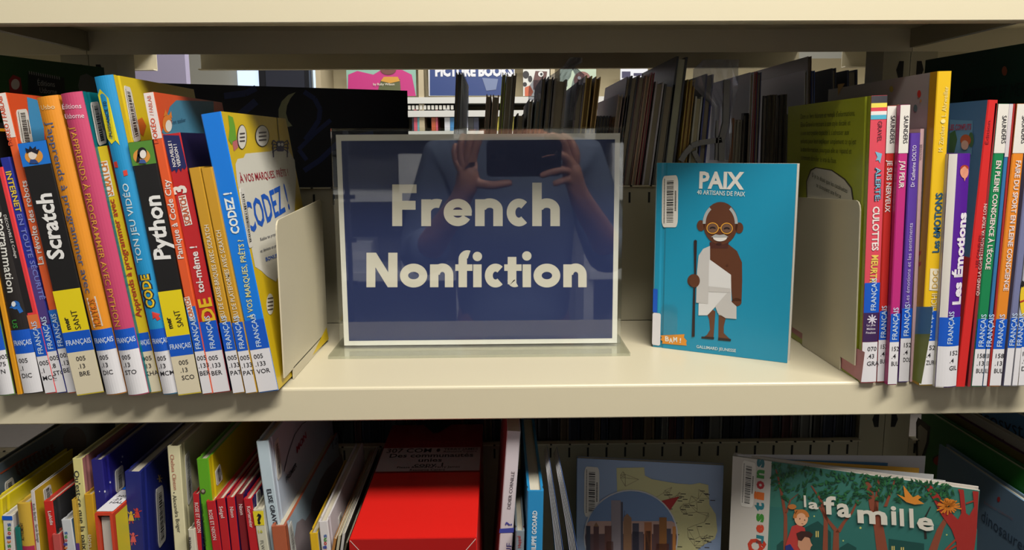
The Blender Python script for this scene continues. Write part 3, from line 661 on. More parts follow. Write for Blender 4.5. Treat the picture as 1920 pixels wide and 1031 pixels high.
# tall covers at both ends, standing behind the rows
s = book('picture_book', 'dark green activity book leaning behind the leftmost books, black notepad on its cover', (-.482, .01, .0005), math.radians(-16), 0, .008, .286, .205, spine=(30, 76, 34), right=(34, 78, 30), rough=.5)
s.put('drawn_notepad', 'right', [[(52, 134), (120, 146), (122, 178), (52, 176)]], (18, 22, 20), .0003, px=True)
for k in range(14): s.put('notepad_wire', 'right', [bar((54+k*4.3, 133+k*.8), (55+k*4.3, 139+k*.8), 1.6)], (170, 170, 160), .0004, px=True)
s.text('right', 'Éditions', (70, 160), (102, 163), 10, (190, 190, 180), 0, n=.0006)
s.text('right', 'Usborne', (74, 174), (106, 177), 10, (190, 190, 180), 0, n=.0006)
s.put('drawn_bottle', 'right', [[(16, 150), (24, 140), (38, 146), (42, 176), (18, 176)]], (150, 34, 34), .0003, px=True)
s.put('drawn_label', 'right', [ell(28, 158, 8, 10)], (206, 196, 180), .0005, px=True)
s.put('drawn_stone', 'right', [[(146, 160), (150, 142), (162, 138), (176, 146), (182, 178), (150, 178)]], (110, 112, 108), .0003, px=True)
s = book('picture_book', 'large dark green book at the right end with lettering MYSTÈRES ET MER', (.478, -.0, .0005), math.radians(5), 0, .010, .292, .225, spine=(20, 60, 50), left=(16, 62, 50), rough=.45)
s.text('left', 'MYSTÈRES ET MERVEILLES', (1806, 192), (1980, 172), 22, (12, 22, 22), .0)
s.put('balloon_mark', 'left', [ell(1884, 133, 5, 9)], (170, 90, 60), .0003, px=True)

# ------------------------------------------------------------------ the opposite side of the bookcase, seen over the back stop
s = facing('picture_book', 'black and navy book with a crescent moon lying across the far side of the shelf', (-.411, .285), (-.128, .445), 0, .277, .010, spine=(22, 24, 36), right=(26, 30, 46), left=(20, 23, 36), rough=.5)
s.put('crescent_moon', 'right', [[(554, 173), (540, 178), (528, 190), (522, 205), (522, 218), (526, 232), (540, 238), (548, 236), (540, 226), (536, 212), (538, 198), (544, 185)]], (206, 208, 160), .0005, px=True)
for pts, wd in (((570, 172), (590, 185), (600, 205), (598, 225), (585, 245), (572, 262)), 9), (((620, 225), (590, 250), (560, 280), (575, 300)), 8), (((480, 190), (450, 215), (440, 250), (400, 280)), 14), (((700, 250), (640, 262), (600, 300), (570, 320)), 10), (((420, 180), (460, 175), (480, 165)), 12):
    s.put('night_swirl', 'right', [bar(a, b, wd) for a, b in zip(pts, pts[1:])], (52, 68, 136), .0003, px=True)

LEANS = ((850, .036), (912, .065), (960, .075), (1040, .09), (1100, .108), (1200, .142), (1250, .13), (1300, .105), (1335, .09), (1400, .045), (1515, .015), (1600, .0))
def row_lean(px):         # how far the row leans, changing smoothly along it
    for (a, u), (b, v) in zip(LEANS, LEANS[1:]):
        if px <= b: return u+(v-u)*max(0, (px-a))/(b-a)
    return 0
def far_book(label, tl, tr, yt, bx, col, Y=.272, w=.2, pages=(150, 140, 118), left=None, yb=330, group=None, soft=False, t=None):
    """a book of the opposite side: its fore edge is towards us; tl,tr its top corners, bx its left edge at row yb"""
    bx = tl-row_lean(tl)*(yb-yt)
    T0, T1, B0 = atY(tl, yt, Y), atY(tr, yt, Y), atY(bx, yb, Y)
    ln = math.atan2(T0.x-B0.x, T0.z-B0.z); th = (T1.x-T0.x)*math.cos(ln)
    h = T0.z/math.cos(ln); x0 = T0.x-T0.z*math.tan(ln)
    # local frame turned half round: local x runs to the left
    O = (x0+th*math.cos(ln), Y+w, .0004+max(0, 0)+(th*math.sin(ln) if ln < 0 else 0))
    M = Matrix.Translation((x0+th*math.cos(ln), Y+w, th*abs(math.sin(ln))*.0+.0004)) @ Matrix.Rotation(PI, 4, 'Z')
    s = book('library_book', label, M.translation, PI, ln, th, h, w, spine=col, right=left or col, left=col, pages=pages, soft=soft, group=group, rough=.4)
    return s
FB = [
 ('slim black book, first of the far row right of the moon book', 855, 861, 136, 848, (26, 26, 30), {}),
 ('slim slate blue film-wrapped book beside the first black one of the far row', 861.5, 866, 136, 854, (60, 72, 90), {}),
 ('small brown book, left of the pair in the gap behind the sign', 912, 921, 178, 902, (104, 82, 62), {}),
 ('small brown book, right of the pair in the gap behind the sign', 924, 936, 179, 912, (122, 100, 76), {}),
 ('thin olive green book beside the fat grey one behind the sign', 942, 949, 137, 926, (128, 146, 30), {}),
 ('fat grey book leaning behind the sign beside the olive green edge', 950, 962, 140, 934, (120, 120, 106), {}),
 ('thin black patterned book right of the fat grey one behind the sign', 962.5, 969, 138, 948, (44, 42, 42), {}),
 ('low dark grey book in the gap right of the black patterned edge', 970, 984, 214, 962, (50, 48, 44), {}),
 ('grey book, one of the lower group left of the knotted film bag', 992, 1000, 187, 978, (120, 122, 118), {}),
 ('dark teal book, one of the lower group left of the knotted film bag', 1005, 1014, 187, 990, (52, 72, 72), {}),
 ('thin black book, left of two under the knotted film bag', 1017, 1024, 145, 1000, (24, 24, 26), {}),
 ('thin black book, right of two under the knotted film bag', 1028, 1038, 145, 1010, (30, 30, 30), {}),
 ('wide grey bundle standing directly under the knotted film bag', 1040, 1064, 150, 1024, (92, 88, 80), {}),
 ('dull violet backed book just left of the gold edges', 1082, 1097, 156, 1064, (70, 62, 66), {}),
 ('gold edged book, left of two above the sign\'s right end', 1099, 1111, 143, 1079, (168, 128, 52), {'pages': (120, 92, 40)}),
 ('gold edged book, right of two above the sign\'s right end', 1117, 1127, 145, 1096, (160, 122, 56), {'pages': (120, 92, 40)}),
 ('low tan brown book at the sign\'s upper right corner, left of two', 1160, 1168, 178, 1138, (132, 112, 92), {}),
 ('low tan brown book at the sign\'s upper right corner, right of two', 1172, 1181, 179, 1150, (116, 96, 78), {}),
 ('slim black book with a mauve picture on its back', 1176, 1183, 145, 1146, (34, 32, 36), {'left': (126, 104, 132)}),
 ('black book with a ragged edge between black and brown ones', 1184, 1197, 144, 1158, (26, 25, 27), {}),
 ('chocolate brown book leaning right of the black ones', 1198, 1211, 143, 1170, (72, 42, 30), {}),
 ('tan edged book between the chocolate brown and the wine red one', 1212, 1220, 141, 1184, (150, 116, 88), {}),
 ('thin wine red book right of the tan edge', 1222, 1228, 137, 1194, (118, 24, 34), {}),
 ('pale grey backed book behind the PAIX book\'s left corner', 1230, 1246, 155, 1206, (138, 134, 136), {}),
 ('dark olive black thick book leaning below the tall dark cover', 1247, 1266, 160, 1222, (44, 42, 34), {}),
 ('tall dark backed book with pale leaves leaning left of the ochre pair', 1269, 1290, 108, 1244, (26, 28, 32), {'left': (40, 42, 48), 'pages': (176, 176, 150)}),
 ('ochre book, left of the pair above the teal PAIX book', 1290, 1297, 150, 1272, (176, 128, 48), {'pages': (120, 86, 40)}),
 ('ochre book, right of the pair above the teal PAIX book', 1297.5, 1304, 150, 1280, (170, 122, 44), {'pages': (120, 86, 40)}),
 ('book with wavy cream leaves between the ochre pair and the navy one', 1304.5, 1318, 182, 1290, (190, 176, 140), {'pages': (190, 176, 140)}),
 ('navy book with a white line down its edge left of the plastic hanger', 1324, 1339, 140, 1304, (30, 36, 96), {'left': (34, 38, 66)}),
 ('grey backed book with faint capitals UM above the PAIX book', 1407, 1414, 136, 1400, (176, 174, 178), {'left': (140, 138, 144)}),
 ('thin wine red book between grey and navy ones, above the PAIX title', 1414.5, 1420, 135, 1407, (124, 26, 36), {}),
 ('thin navy book right of the wine red one, above the PAIX title', 1420.5, 1428, 136, 1413, (28, 32, 64), {}),
 ('tall brown backed book rising behind the one with capitals ICE AGE', 1515, 1522, 106, 1512, (78, 66, 54), {'left': (96, 84, 78), 'Y': .275}),
 ('grey backed book with faint capitals ending in GE', 1509, 1514.5, 132, 1507, (176, 176, 182), {'left': (136, 134, 146), 'Y': .266}),
 ('thin blue book right of the grey cover with faint capitals', 1522.5, 1528, 133, 1519, (36, 62, 120), {}),
 ('dark slate backed book left of the right post', 1560, 1568, 128, 1557, (40, 44, 58), {'left': (44, 48, 60)}),
 ('navy book nearest the right post, a pale curl on its back', 1588, 1608, 131, 1588, (22, 26, 48), {'left': (22, 26, 48)}),
]
for lab, tl, tr, yt, bx, c, kw in FB:
    kw = dict(kw); c = tuple(min(235, int(v*1.45+14)) for v in c); kw['pages'] = tuple(min(240, int(v*1.3)) for v in kw.get('pages', (150, 140, 118)))  # colours lifted to stand in for light on the dim far row
    if 'left' in kw: kw['left'] = tuple(min(235, int(v*1.35+8)) for v in kw['left'])
    w = .225 if yt < 140 else .19
    far_book(lab, tl, tr, yt, bx, c, w=w, **kw)
# short books standing in front of the tall covers on the far side
small = [('thin cream book in the low group under the capitals UM, leftmost', 1373, 1377, 222, (196, 120, 60)), ('cream edged book second in the low group under the capitals UM', 1378, 1384, 225, (170, 160, 136)),
         ('cream edged book third in the low group under the capitals UM', 1384.5, 1391, 225, (180, 172, 146)), ('black topped book right end of the low group under the capitals UM', 1392, 1401, 213, (34, 32, 34)),
         ('ragged brown book beside the black one under the capitals UM', 1401.5, 1405, 215, (110, 86, 66)),
         ('dark ragged book leftmost of the worn group left of the lime green cover', 1432, 1440, 180, (60, 56, 48)), ('worn grey brown book second of the worn group left of the lime green cover', 1440.5, 1449, 179, (126, 118, 98)),
         ('worn pale book third of the worn group left of the lime green cover', 1449.5, 1457, 178, (138, 130, 110)), ('black worn book in the middle of the worn group', 1457.5, 1463, 179, (52, 50, 46)),
         ('tattered grey book topping the worn group on its right', 1463.5, 1472, 178, (120, 114, 98)), ('pale grey low book touching the lime green cover', 1473, 1482, 215, (140, 140, 128))]
for lab, a, b, y, c in small:
    far_book(lab, a, b, y, a-7, c, Y=.2605, w=.005, pages=(150, 140, 120))
for k, (x, c) in enumerate(((1121, (24, 26, 30)), (1127, (30, 30, 34)), (1133, (20, 22, 24)), (1139, (26, 26, 28)), (1145, (170, 84, 40)), (1151, (176, 90, 46)))):
    far_book(('black' if k < 4 else 'orange')+' low book in the small row right of the gold edges, '+('first', 'second', 'third', 'fourth', 'left one', 'right one')[k], x, x+5, 218, x-6, c, Y=.30, w=.15)

# the same on the lower level, in deep shade
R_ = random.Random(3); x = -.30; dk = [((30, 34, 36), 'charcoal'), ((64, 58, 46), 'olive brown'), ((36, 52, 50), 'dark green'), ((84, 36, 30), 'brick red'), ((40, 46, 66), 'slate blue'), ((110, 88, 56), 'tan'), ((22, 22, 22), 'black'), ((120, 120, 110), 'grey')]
while x < .43:
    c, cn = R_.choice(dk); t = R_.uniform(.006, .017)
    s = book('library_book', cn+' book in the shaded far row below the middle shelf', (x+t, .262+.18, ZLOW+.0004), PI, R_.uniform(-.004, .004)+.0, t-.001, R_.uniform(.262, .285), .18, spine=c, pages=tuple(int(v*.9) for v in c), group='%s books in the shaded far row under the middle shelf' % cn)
    x += t
# ------------------------------------------------------------------ lower shelf
def low(label, x0, x1, y, xb, w=.2, Y=None, yb=1031, cat='book', name='book', **k):
    if Y is None: Y = .004+5.5e-5*(1031-y)
    T0, T1, B = atY(x0, y, Y), atY(x1, y, Y), atY(xb, yb, Y)
    ln = -math.atan2(T0.x-B.x, T0.z-B.z); t = (T1.x-T0.x)*math.cos(ln)-.0003
    hz = T0.z-ZLOW; bx = T0.x+hz*math.tan(ln)
    h = hz/math.cos(ln) - (t*math.tan(-ln) if ln < 0 else 0)
    z = ZLOW+.0003+(t*math.sin(-ln) if ln < 0 else 0)
    if ln < 0: bx = T0.x-h*math.sin(-ln)
    return book(name, label, (bx, Y, z), k.pop('rz', 0), ln, t, h, w, **k)
TXD = (50, 46, 50)
s = low('wide slate grey picture book with dark leaf sprays, far left of the lower shelf', -38, -20, 884, -30, w=.235, name='picture_book', spine=(70, 84, 92), right=(88, 102, 112))
LF = (74, 44, 30)
for (x0, y0), (x1, y1) in (((30, 882), (104, 838)), ((40, 908), (86, 880))):
    st = [bar((x0, y0), (x1, y1), 2)]
    for k in range(9):
        a, b = x0+(x1-x0)*k/9, y0+(y1-y0)*k/9
        st += [[(a, b), (a-3, b-8), (a+2, b-16+k*.6), (a+4, b-6)], [(a, b), (a+6, b+2), (a+8, b+10-k*.4), (a+2, b+7)]]
    s.put('drawn_leaf_spray', 'right', st, LF, .0004, px=True)
s.put('brown_disc', 'right', [ell(140, 828, 22, 28)], (92, 56, 40), .0002, px=True)
s.put('red_branch', 'right', [bar((0, 888), (34, 866), 3), bar((34, 866), (70, 846), 2)], (170, 74, 44), .0003, px=True)
s.barcode('right', [(8, 905), (24, 893), (33, 950), (12, 958)], 11)
low('yellow book edge at the left frame edge of the lower shelf', -12, 4, 936, -8, w=.12, spine=(238, 214, 20))
s = low('white spined book with coloured lettering uestions and a blue top, at the far left below', 4, 24, 967, 9, w=.15, spine=(216, 212, 206), right=(206, 200, 196), left=(30, 110, 210))
for k, (ch, c) in enumerate(zip('uestions', ((30, 120, 130), (200, 60, 50), (60, 140, 60), (220, 120, 40), (60, 70, 150), (200, 60, 50), (70, 150, 60), (60, 100, 160)))):
    s.text('spine', ch, (21, 1042-k*8), (20, 1036-k*8), 8, c, .03)
s.strip('language_band', 'spine', 0, s.t, s.h-.004, s.h-.0002, BLUEB, .0004)
s = low('thin teal spined book in the lower left corner', 27, 37, 990, 31, w=.13, spine=(20, 110, 100))
s = low('mustard yellow spined book with a dark pink foot and pink top, lower left', 32, 57, 944, 42, w=.14, spine=(212, 172, 60), right=(216, 60, 80), rnd=.15)
s.text('spine', 'PHILO', (42, 1006), (40, 984), 5, (120, 90, 40), 0); s.text('spine', 'AUTREMENT', (48, 1012), (45, 978), 6, (50, 30, 40), .01)
s.strip('spine_foot', 'spine', 0, s.t, 0, s.uv('spine', (50, 1022))[1], (176, 44, 80), .0003)
s = low('white spined yellow covered book with tiny author lettering, lower left', 57, 65, 921, 68, w=.2, name='picture_book', spine=(214, 206, 200), right=(206, 168, 40))
s.text('spine', 'Kelly Barker . Sarah Savage', (61, 944), (70, 1016), 5, TXD, 0)
s.barcode('right', [(80, 918), (94, 907), (98, 930), (84, 948)], 12)
s = low('red spined book with a black cover reading Lukidis', 81, 99, 941, 91, w=.17, spine=(206, 40, 34), right=(52, 52, 54))
s.text('spine', 'Lukidis', (90, 958), (95, 984), 6, (240, 214, 206), .02)
s = low('short dusty red spined book, lower left', 97, 113, 1003, 100, w=.14, spine=(196, 84, 80))
s = low('white spined book with a slate blue top reading uestions, left of the mustard edge', 114, 134, 976, 122, w=.15, spine=(206, 208, 210), right=(70, 100, 130))
for k, (ch, c) in enumerate(zip('stions', ((60, 140, 60), (220, 120, 40), (60, 70, 150), (200, 60, 50), (70, 150, 60), (60, 100, 160)))):
    s.text('spine', ch, (127, 1036-k*7), (126, 1031-k*7), 7, c, .03)
s = low('narrow mustard spined book with a violet foot, left of the pale yellow one', 134, 142, 938, 143, w=.14, spine=(206, 166, 60))
s.strip('spine_foot', 'spine', 0, s.t, 0, s.uv('spine', (146, 1018))[1], (96, 60, 130), .0003)
s = low('tall pale yellow spined book asking Qu\'est-ce que la paix', 135, 154, 861, 152, w=.225, name='picture_book', spine=(222, 212, 140), right=(196, 130, 128))
s.text('spine', "Qu'est-ce que la paix", (139, 882), (155, 1030), 9, (40, 44, 50), .006)
s = low('golden yellow spined book with white lettering, below the dusty pink cover', 157, 174, 928, 167, w=.15, spine=(206, 156, 30))
s.text('spine', 'Robertson', (172, 1062), (171, 1002), 8, (240, 222, 180), .02)
s = low('smaller navy hardback dotted with white stars and a barcode sticker', 170, 192, 864, 188, w=.2, name='picture_book', spine=(38, 34, 120), right=(40, 36, 134))
s.put('star', 'right', [ell(x, y, r, r*1.4, 8) for x, y, r in ((229, 856, 1.5), (227, 866, 1), (206, 904, 1.5))], (226, 226, 240), .0003, px=True)
s.put('star', 'spine', [ell(x, y, r, r*1.4, 8) for x, y, r in ((197, 921, 1.6), (187, 921, .9))], (226, 226, 240), .0003, px=True)
s.barcode('right', [(215, 883), (230, 870), (233, 912), (217, 925)], 13)
# a book standing spine up: its head end faces us
P = atY(177, 962, -.012); P2 = atY(211, 962, -.012)
hb = thing('hardback_book', 'book standing spine up with label 305 .23 HAL on top and red edges', 'book', Matrix.Translation((P.x, -.012, ZLOW+.0004)) @ Matrix.Rotation(math.radians(-2), 4, 'Z'))
tw = P2.x-P.x; th = P.z-ZLOW
obj('cover', *extrude([(0, 0), (.0024, 0), (.0024, th-.0026), (tw-.0024, th-.0026), (tw-.0024, 0), (tw, 0), (tw, th-.001), (tw-.001, th), (.001, th), (0, th-.001)], 0, .19, 'xz'), mat((214, 70, 40), .4), hb)
obj('pages', *boxes([(.0034, tw-.0034, .004, .186, .003, th-.006)]), mat((216, 208, 194), .8, 'pages'), hb)
HS = Surf(hb, {'top': (Vector((0, 0, th)), Vector((1, 0, 0)), Vector((0, 1, 0)), Vector((0, 0, 1)), None), 'right': (Vector((tw, 0, 0)), Vector((0, 1, 0)), Vector((0, 0, 1)), Vector((1, 0, 0)), None)})
l = HS.put('call_number_label', 'top', [rrect(.0005, .002, tw-.0005, .045, .001)], WHITE, .0004)
for k, t in enumerate(('305', '.23', 'HAL')): HS.line('top', t, .004, .030-k*.0065, .0042, TXD, .01, 'call_number', parent=l, n=.0006)
HS.put('language_band', 'top', [rrect(.0005, .046, tw-.0005, .075, .001)], BLUEB, .0004)
HS.put('yellow_cover_print', 'right', [rrect(.004, .001, .189, th-.004, .001)], (226, 206, 50), .0003)
HS.put('pink_patch', 'right', [ell(.06, th-.05, .03, .028)], (222, 160, 150), .0005)
s = low('large navy hardback with tiny dancing figures on the spine and a long barcode sticker', 233, 264, 886, 241, w=.225, name='picture_book', spine=(30, 38, 112), right=(34, 44, 128))
for x, y, c, c2 in ((246, 968, (214, 176, 60), (200, 60, 50)), (257, 962, (200, 60, 60), (60, 120, 80)), (250, 1008, (214, 90, 90), (214, 90, 90))):
    s.put('tiny_figure', 'spine', [ell(x, y-7, 2.5, 3), [(x-3, y-4), (x+3, y-4), (x+6, y+8), (x-5, y+8)], bar((x+2, y-3), (x+9, y-5), 1.5), bar((x-2, y-3), (x-6, y-9), 1.5)], c, .0003, px=True)
    s.put('tiny_figure_legs', 'spine', [bar((x-2, y+8), (x-3, y+14), 1.5), bar((x+2, y+8), (x+4, y+13), 1.5)], c2, .0003, px=True)
s.put('gold_star', 'right', [bar((296, 890), (302, 904), 1.2), bar((300, 890), (298, 904), 1.2), bar((294, 898), (304, 896), 1.2)], (214, 180, 80), .0003, px=True)
s.text('right', 'VINGT-CINQ BELLES', (308, 890), (315, 1000), 5, (70, 84, 160), 0)
s.barcode('right', [(291, 918), (305, 908), (311, 1010), (297, 1030)], 14)
s = low('cream hardback whose spine reads Chelsea Clinton in red', 313, 337, 838, 327, w=.225, name='picture_book', spine=(226, 218, 176), right=(222, 214, 168))
s.text('spine', 'Chelsea Clinton', (319, 852), (326, 918), 7, (196, 110, 90), 0)
s.text('spine', '• Alexandra Boiger', (323, 922), (333, 998), 7, (60, 60, 56), 0)
s.barcode('right', [(346, 856), (354, 842), (361, 930), (352, 950)], 15)
s = low('small cream spined book with tiny lettering carotte', 352, 365, 994, 356, w=.15, spine=(214, 208, 186))
s.text('spine', 'carotte', (360, 1044), (358, 1006), 6, TXD, .01)
def red(label, x0, x1, y, xb, title, ta, tb, col=(190, 30, 38), **k):
    s = low(label, x0, x1, y, xb, w=.19, spine=col, left=(40, 24, 70), right=(44, 26, 84), **k)
    s.text('spine', title, ta, tb, 6.5, (240, 206, 200), .015); return s
red('red spined book reading ROSE ET NIXON, left of the lime green spine', 361, 373, 927, 367, 'ROSE ET NIXON', (365, 942), (371, 998))
s = low('lime green spined picture book with a yellow cover', 368, 391, 862, 385, w=.23, name='picture_book', spine=(96, 168, 30), right=(226, 200, 20))
s.put('spine_badge', 'spine', [ell(381, 921, 5, 5)], (70, 60, 40), .0003, px=True); s.put('spine_badge_centre', 'spine', [ell(381, 920, 3, 3)], (160, 150, 130), .0005, px=True)
s.text('spine', 'Traductions de Gbeli', (388, 1024), (380, 944), 6, (30, 60, 20), 0)
s.barcode('right', [(403, 884), (412, 868), (417, 898), (406, 912)], 16)
red('red spined book reading ROSE ET NIXON, right of the lime green spine', 386, 404, 941, 398, 'ROSE ET NIXON', (391, 956), (400, 1012))
red('red spined book reading Seigel', 405, 422, 936, 416, 'Seigel', (411, 949), (415, 971))
red('red spined book reading Nixon, the brighter and lower of the two', 424, 440, 934, 434, 'Nixon', (431, 950), (434, 970))
red('darker red spined book reading Nixon, set a little deeper', 441, 456, 928, 452, 'Nixon', (448, 945), (451, 965), col=(128, 22, 32), Y=.012)
s = red('red spined book reading Kortemeier with a barcode on its violet cover', 456, 473, 937, 468, 'Kortemeier', (463, 949), (469, 989))
s.barcode('right', [(480, 924), (487, 916), (489, 938), (481, 948)], 17)
s = low('off-white spined book with a black question mark on yellow', 474, 494, 957, 485, w=.17, spine=(206, 202, 178), right=(190, 188, 176))
s.put('yellow_square', 'spine', [[(474, 958), (494, 957), (496, 984), (478, 985)]], (226, 206, 40), .0003, px=True)
s.text('spine', '?', (482, 981), (491, 981), 18, (24, 22, 22), .06)
s.text('spine', '16', (485, 999), (493, 998), 6, (200, 196, 60), .02)
s.text('spine', 'FLW', (488, 1013), (491, 1030), 6, (120, 120, 110), 0)
s = low('tall pale blue spined picture book reading ELISE GRAVEL', 480, 504, 829, 508, w=.24, name='picture_book', spine=(190, 206, 214), right=(196, 208, 222))
s.text('spine', 'ELISE GRAVEL', (500, 917), (514, 990), 8, (40, 44, 54), .02)
s.text('right', 'MON', (556, 850), (574, 820), 12, (170, 30, 60), .03)
s.text('right', 'PREMIER', (536, 905), (556, 875), 10, (60, 60, 70), .02)
s.put('cover_arc', 'right', [bar(a, b, 1.2) for a, b in zip([(532, 884), (540, 850), (552, 815), (566, 795)], [(540, 850), (552, 815), (566, 795), (574, 790)])], (60, 60, 70), .0003, px=True)
s.barcode('right', [(514, 830), (521, 818), (528, 890), (520, 902)], 18)
s = low('terracotta spined picture book with a pale blue cover lettered Tango', 508, 536, 988, 513, w=.235, name='picture_book', spine=(176, 92, 60), right=(178, 196, 208), left=(186, 204, 218))
s.strip('spine_joint', 'right', 0, .006, 0, s.h, (176, 92, 60), .0002)
s.text('right', 'Tango', (620, 848), (650, 800), 16, (70, 84, 96), .0)
s.put('drawn_rock', 'right', [[(548, 1031), (556, 980), (566, 972), (572, 976), (582, 960), (584, 940), (600, 900), (612, 880), (640, 850), (650, 900), (600, 1000), (590, 1031)]], (150, 136, 138), .0003, px=True)
s.barcode('right', [(540, 988), (546, 974), (556, 1040), (548, 1050)], 19)
s = low('small golden yellow spined book between the terracotta spine and the questions book', 580, 596, 1001, 583, w=.17, spine=(222, 178, 30), right=(210, 204, 190), left=(206, 200, 186))
s = low('white spined book reading estions with a green lined cover', 597, 615, 979, 603, w=.19, spine=(222, 216, 214), right=(222, 210, 214), left=(90, 160, 110))
for k, (ch, c) in enumerate(zip('stions', ((60, 140, 60), (220, 120, 40), (60, 70, 150), (200, 60, 50), (70, 150, 60), (60, 100, 160)))):
    s.text('spine', ch, (613, 1042-k*7), (612, 1036-k*7), 7, c, .03)
s.barcode('right', [(634, 970), (640, 958), (643, 985), (636, 1000)], 20)
for x0, x1, y, xb, c, cn in ((626, 632, 1010, 622, (176, 120, 60), 'brown edged thin board book right of the estions book'), (634, 640, 1004, 630, (190, 180, 150), 'cream thin board book left of the red box'), (642, 648, 1000, 638, (200, 196, 190), 'white thin book touching the red box')):
    low(cn, x0, x1, y, xb, w=.21, spine=c, right=(110, 96, 70) if x0 < 640 else (70, 66, 60))
low('tall dark olive picture book left of the red box, its board seen edge-on', 648, 652.5, 1018, 645, w=.235, spine=(90, 84, 66), right=(54, 58, 44))

# red magazine box lying with its label up
zt_ = -.1215; a = atZ(654, 1012, zt_); b = atZ(894, 1014, zt_); c_ = atZ(742, 792, zt_); d_ = atZ(906, 792, zt_)
yb_ = min(.243, c_.y); yf = a.y
rb_ = thing('magazine_box', 'glossy red cardboard box with a grey label reading 307 COM', 'box', Matrix.Translation((a.x, yf, ZLOW+.0004)))
bw = b.x-a.x; bl_ = yb_-yf; bh = zt_-ZLOW
shr = (c_.x-a.x); vs = [(0, 0, 0), (bw, 0, 0), (bw, bl_, 0), (0, bl_, 0), (0, 0, bh), (bw, 0, bh), (bw, bl_, bh), (0, bl_, bh)]
RED = (226, 34, 28)
bm_v, bm_f = extrude(rrect(0, 0, bw, bh, .0012, 2), .0012, bl_, 'xz')
bx_ = obj('carton', bm_v, bm_f, mat(RED, .3, 'plain'), rb_)
obj('end_flap', *extrude(rrect(.0008, .0005, bw-.0008, bh-.0006, .002), .0002, .0012, 'xz'), mat((176, 22, 20), .3), rb_)
BS = Surf(rb_, {'top': (Vector((0, 0, bh)), Vector((1, 0, 0)), Vector((0, 1, 0)), Vector((0, 0, 1)), None), 'front': (Vector((0, .0002, 0)), Vector((1, 0, 0)), Vector((0, 0, 1)), Vector((0, -1, 0)), None)})
BS.put('flap_fold', 'front', [bar((.001, bh-.001), (.02, bh-.024), .0006), bar((bw-.001, bh-.001), (bw-.02, bh-.024), .0006)], (236, 200, 190), .0003)
BS.put('dark_red_end', 'top', [rrect(.0004, BS.uv('top', (800, 886))[1], bw-.0004, bl_-.0005, .0005)], (140, 18, 22), .0001)
v0, v1 = BS.uv('top', (780, 884))[1], BS.uv('top', (780, 840))[1]
lb = BS.put('paper_label', 'top', [rrect(.001, v0, bw-.001, v1, .001)], (190, 176, 176), .0004, rough=.5)
for t, x0, x1, y, h in (('307 COM', 724, 808, 850, 8), ('TERRY JAMES', 832, 896, 845, 4), ('Resource Centre', 832, 894, 849, 3), ('Des communautés', 730, 887, 859, 8), ('unies', 784, 828, 867, 7), ('copy 1', 776, 830, 876, 7), ('Please Return to Terry James', 744, 862, 879, 4), ('Resource Centre', 768, 834, 884, 4)):
    A, B = BS.uv('top', (x0, y)), BS.uv('top', (x1, y)); B = Vector((B[0], A[1])); C = BS.uv('top', ((x0+x1)/2, y-h))
    BS.text('top', t, A, B, C[1]-A[1], (48, 40, 44), .012, px=False, n=.0007, parent=lb)
BS.put('label_crest', 'top', [ell(*BS.uv('top', (822, 845)), .002, .005)], (60, 50, 54), .0007, parent=lb)
A, B = BS.uv('top', (768, 832)), BS.uv('top', (886, 832))
BS.text('top', 'SCHOLASTIC', A, Vector((B[0], A[1])), .006, (176, 60, 60), 0, px=False, n=.0004)
q = [BS.uv('top', p) for p in ((784, 789), (861, 787), (822, 812), (812, 812))]
BS.put('painted_notch', 'top', [[tuple(v) for v in q]], (12, 8, 8), .0004)  # black patch painted for the shaded inside of the notch, no opening

s = low('tall white paperback reading DIDIER CORNILLE leaning right of the red box', 951, 977, 808, 935, w=.2, Y=.02, spine=(214, 204, 208), left=(190, 90, 96), right=(226, 222, 214), soft=True)
s.text('spine', 'DIDIER CORNILLE', (957, 954), (965, 884), 6, (70, 60, 66), .0)
s.text('spine', '?', (959, 986), (960, 979), 12, (70, 70, 150), .02)
s.put('blue_bar', 'spine', [[(937, 991), (964, 989), (963, 998), (936, 999)]], (60, 70, 160), .0003, px=True)
s.text('spine', 'NEUF', (957, 1060), (960, 1018), 10, (60, 60, 130), .0)
s = low('small grey book with red backed leaves left of the blue spine', 967, 984, 996, 966, w=.14, Y=.01, spine=(128, 140, 148), left=(140, 146, 150), right=(186, 34, 36))
s.text('spine', 'Huppal', (977, 1026), (976, 1004), 6, (170, 60, 60), .01)
s = low('blue hardback with white lettering PHILIPPE GODARD', 989, 1020, 921, 987, w=.2, spine=(40, 140, 196), right=(44, 144, 200), pages=(226, 218, 196))
s.text('spine', 'PHILIPPE GODARD', (1004, 1042), (1007, 957), 8, (222, 232, 238), .03)
for k, (xt, xb_, zt2) in enumerate(((.0385, .0500, -.083), (.0480, .0645, -.085))):      # two curled pamphlets fanning forward
    pm = thing('pamphlet', ('left' if k == 0 else 'right')+' one of two curled white pamphlets right of the blue hardback', 'pamphlet', Matrix.Translation((0, .03, ZLOW+.0004)), 'curled pamphlets')
    hgt = zt2-ZLOW
    for j in range(6):
        vs = []
        for i in range(15):
            q = i/14; z = (hgt-.0015*j)*q; sp_ = xb_+.010*math.sin(PI*q*.8)*(1-q)-(xb_-xt)*max(0, (q-.45)/.55)**1.5
            x = sp_-(j*.0019)*(1.3-q)
            for y in (0, .045): vs.append((x, y+.0008*j, z))
        fs = [[2*i, 2*i+1, 2*i+3, 2*i+2] for i in range(14)]
        o = obj('cover' if j == 0 else 'leaf', vs, fs, mat((84, 112, 170) if j == 0 else (214, 212, 212), .4), pm, smooth=True)
        so = o.modifiers.new('thick', 'SOLIDIFY'); so.thickness = .0004

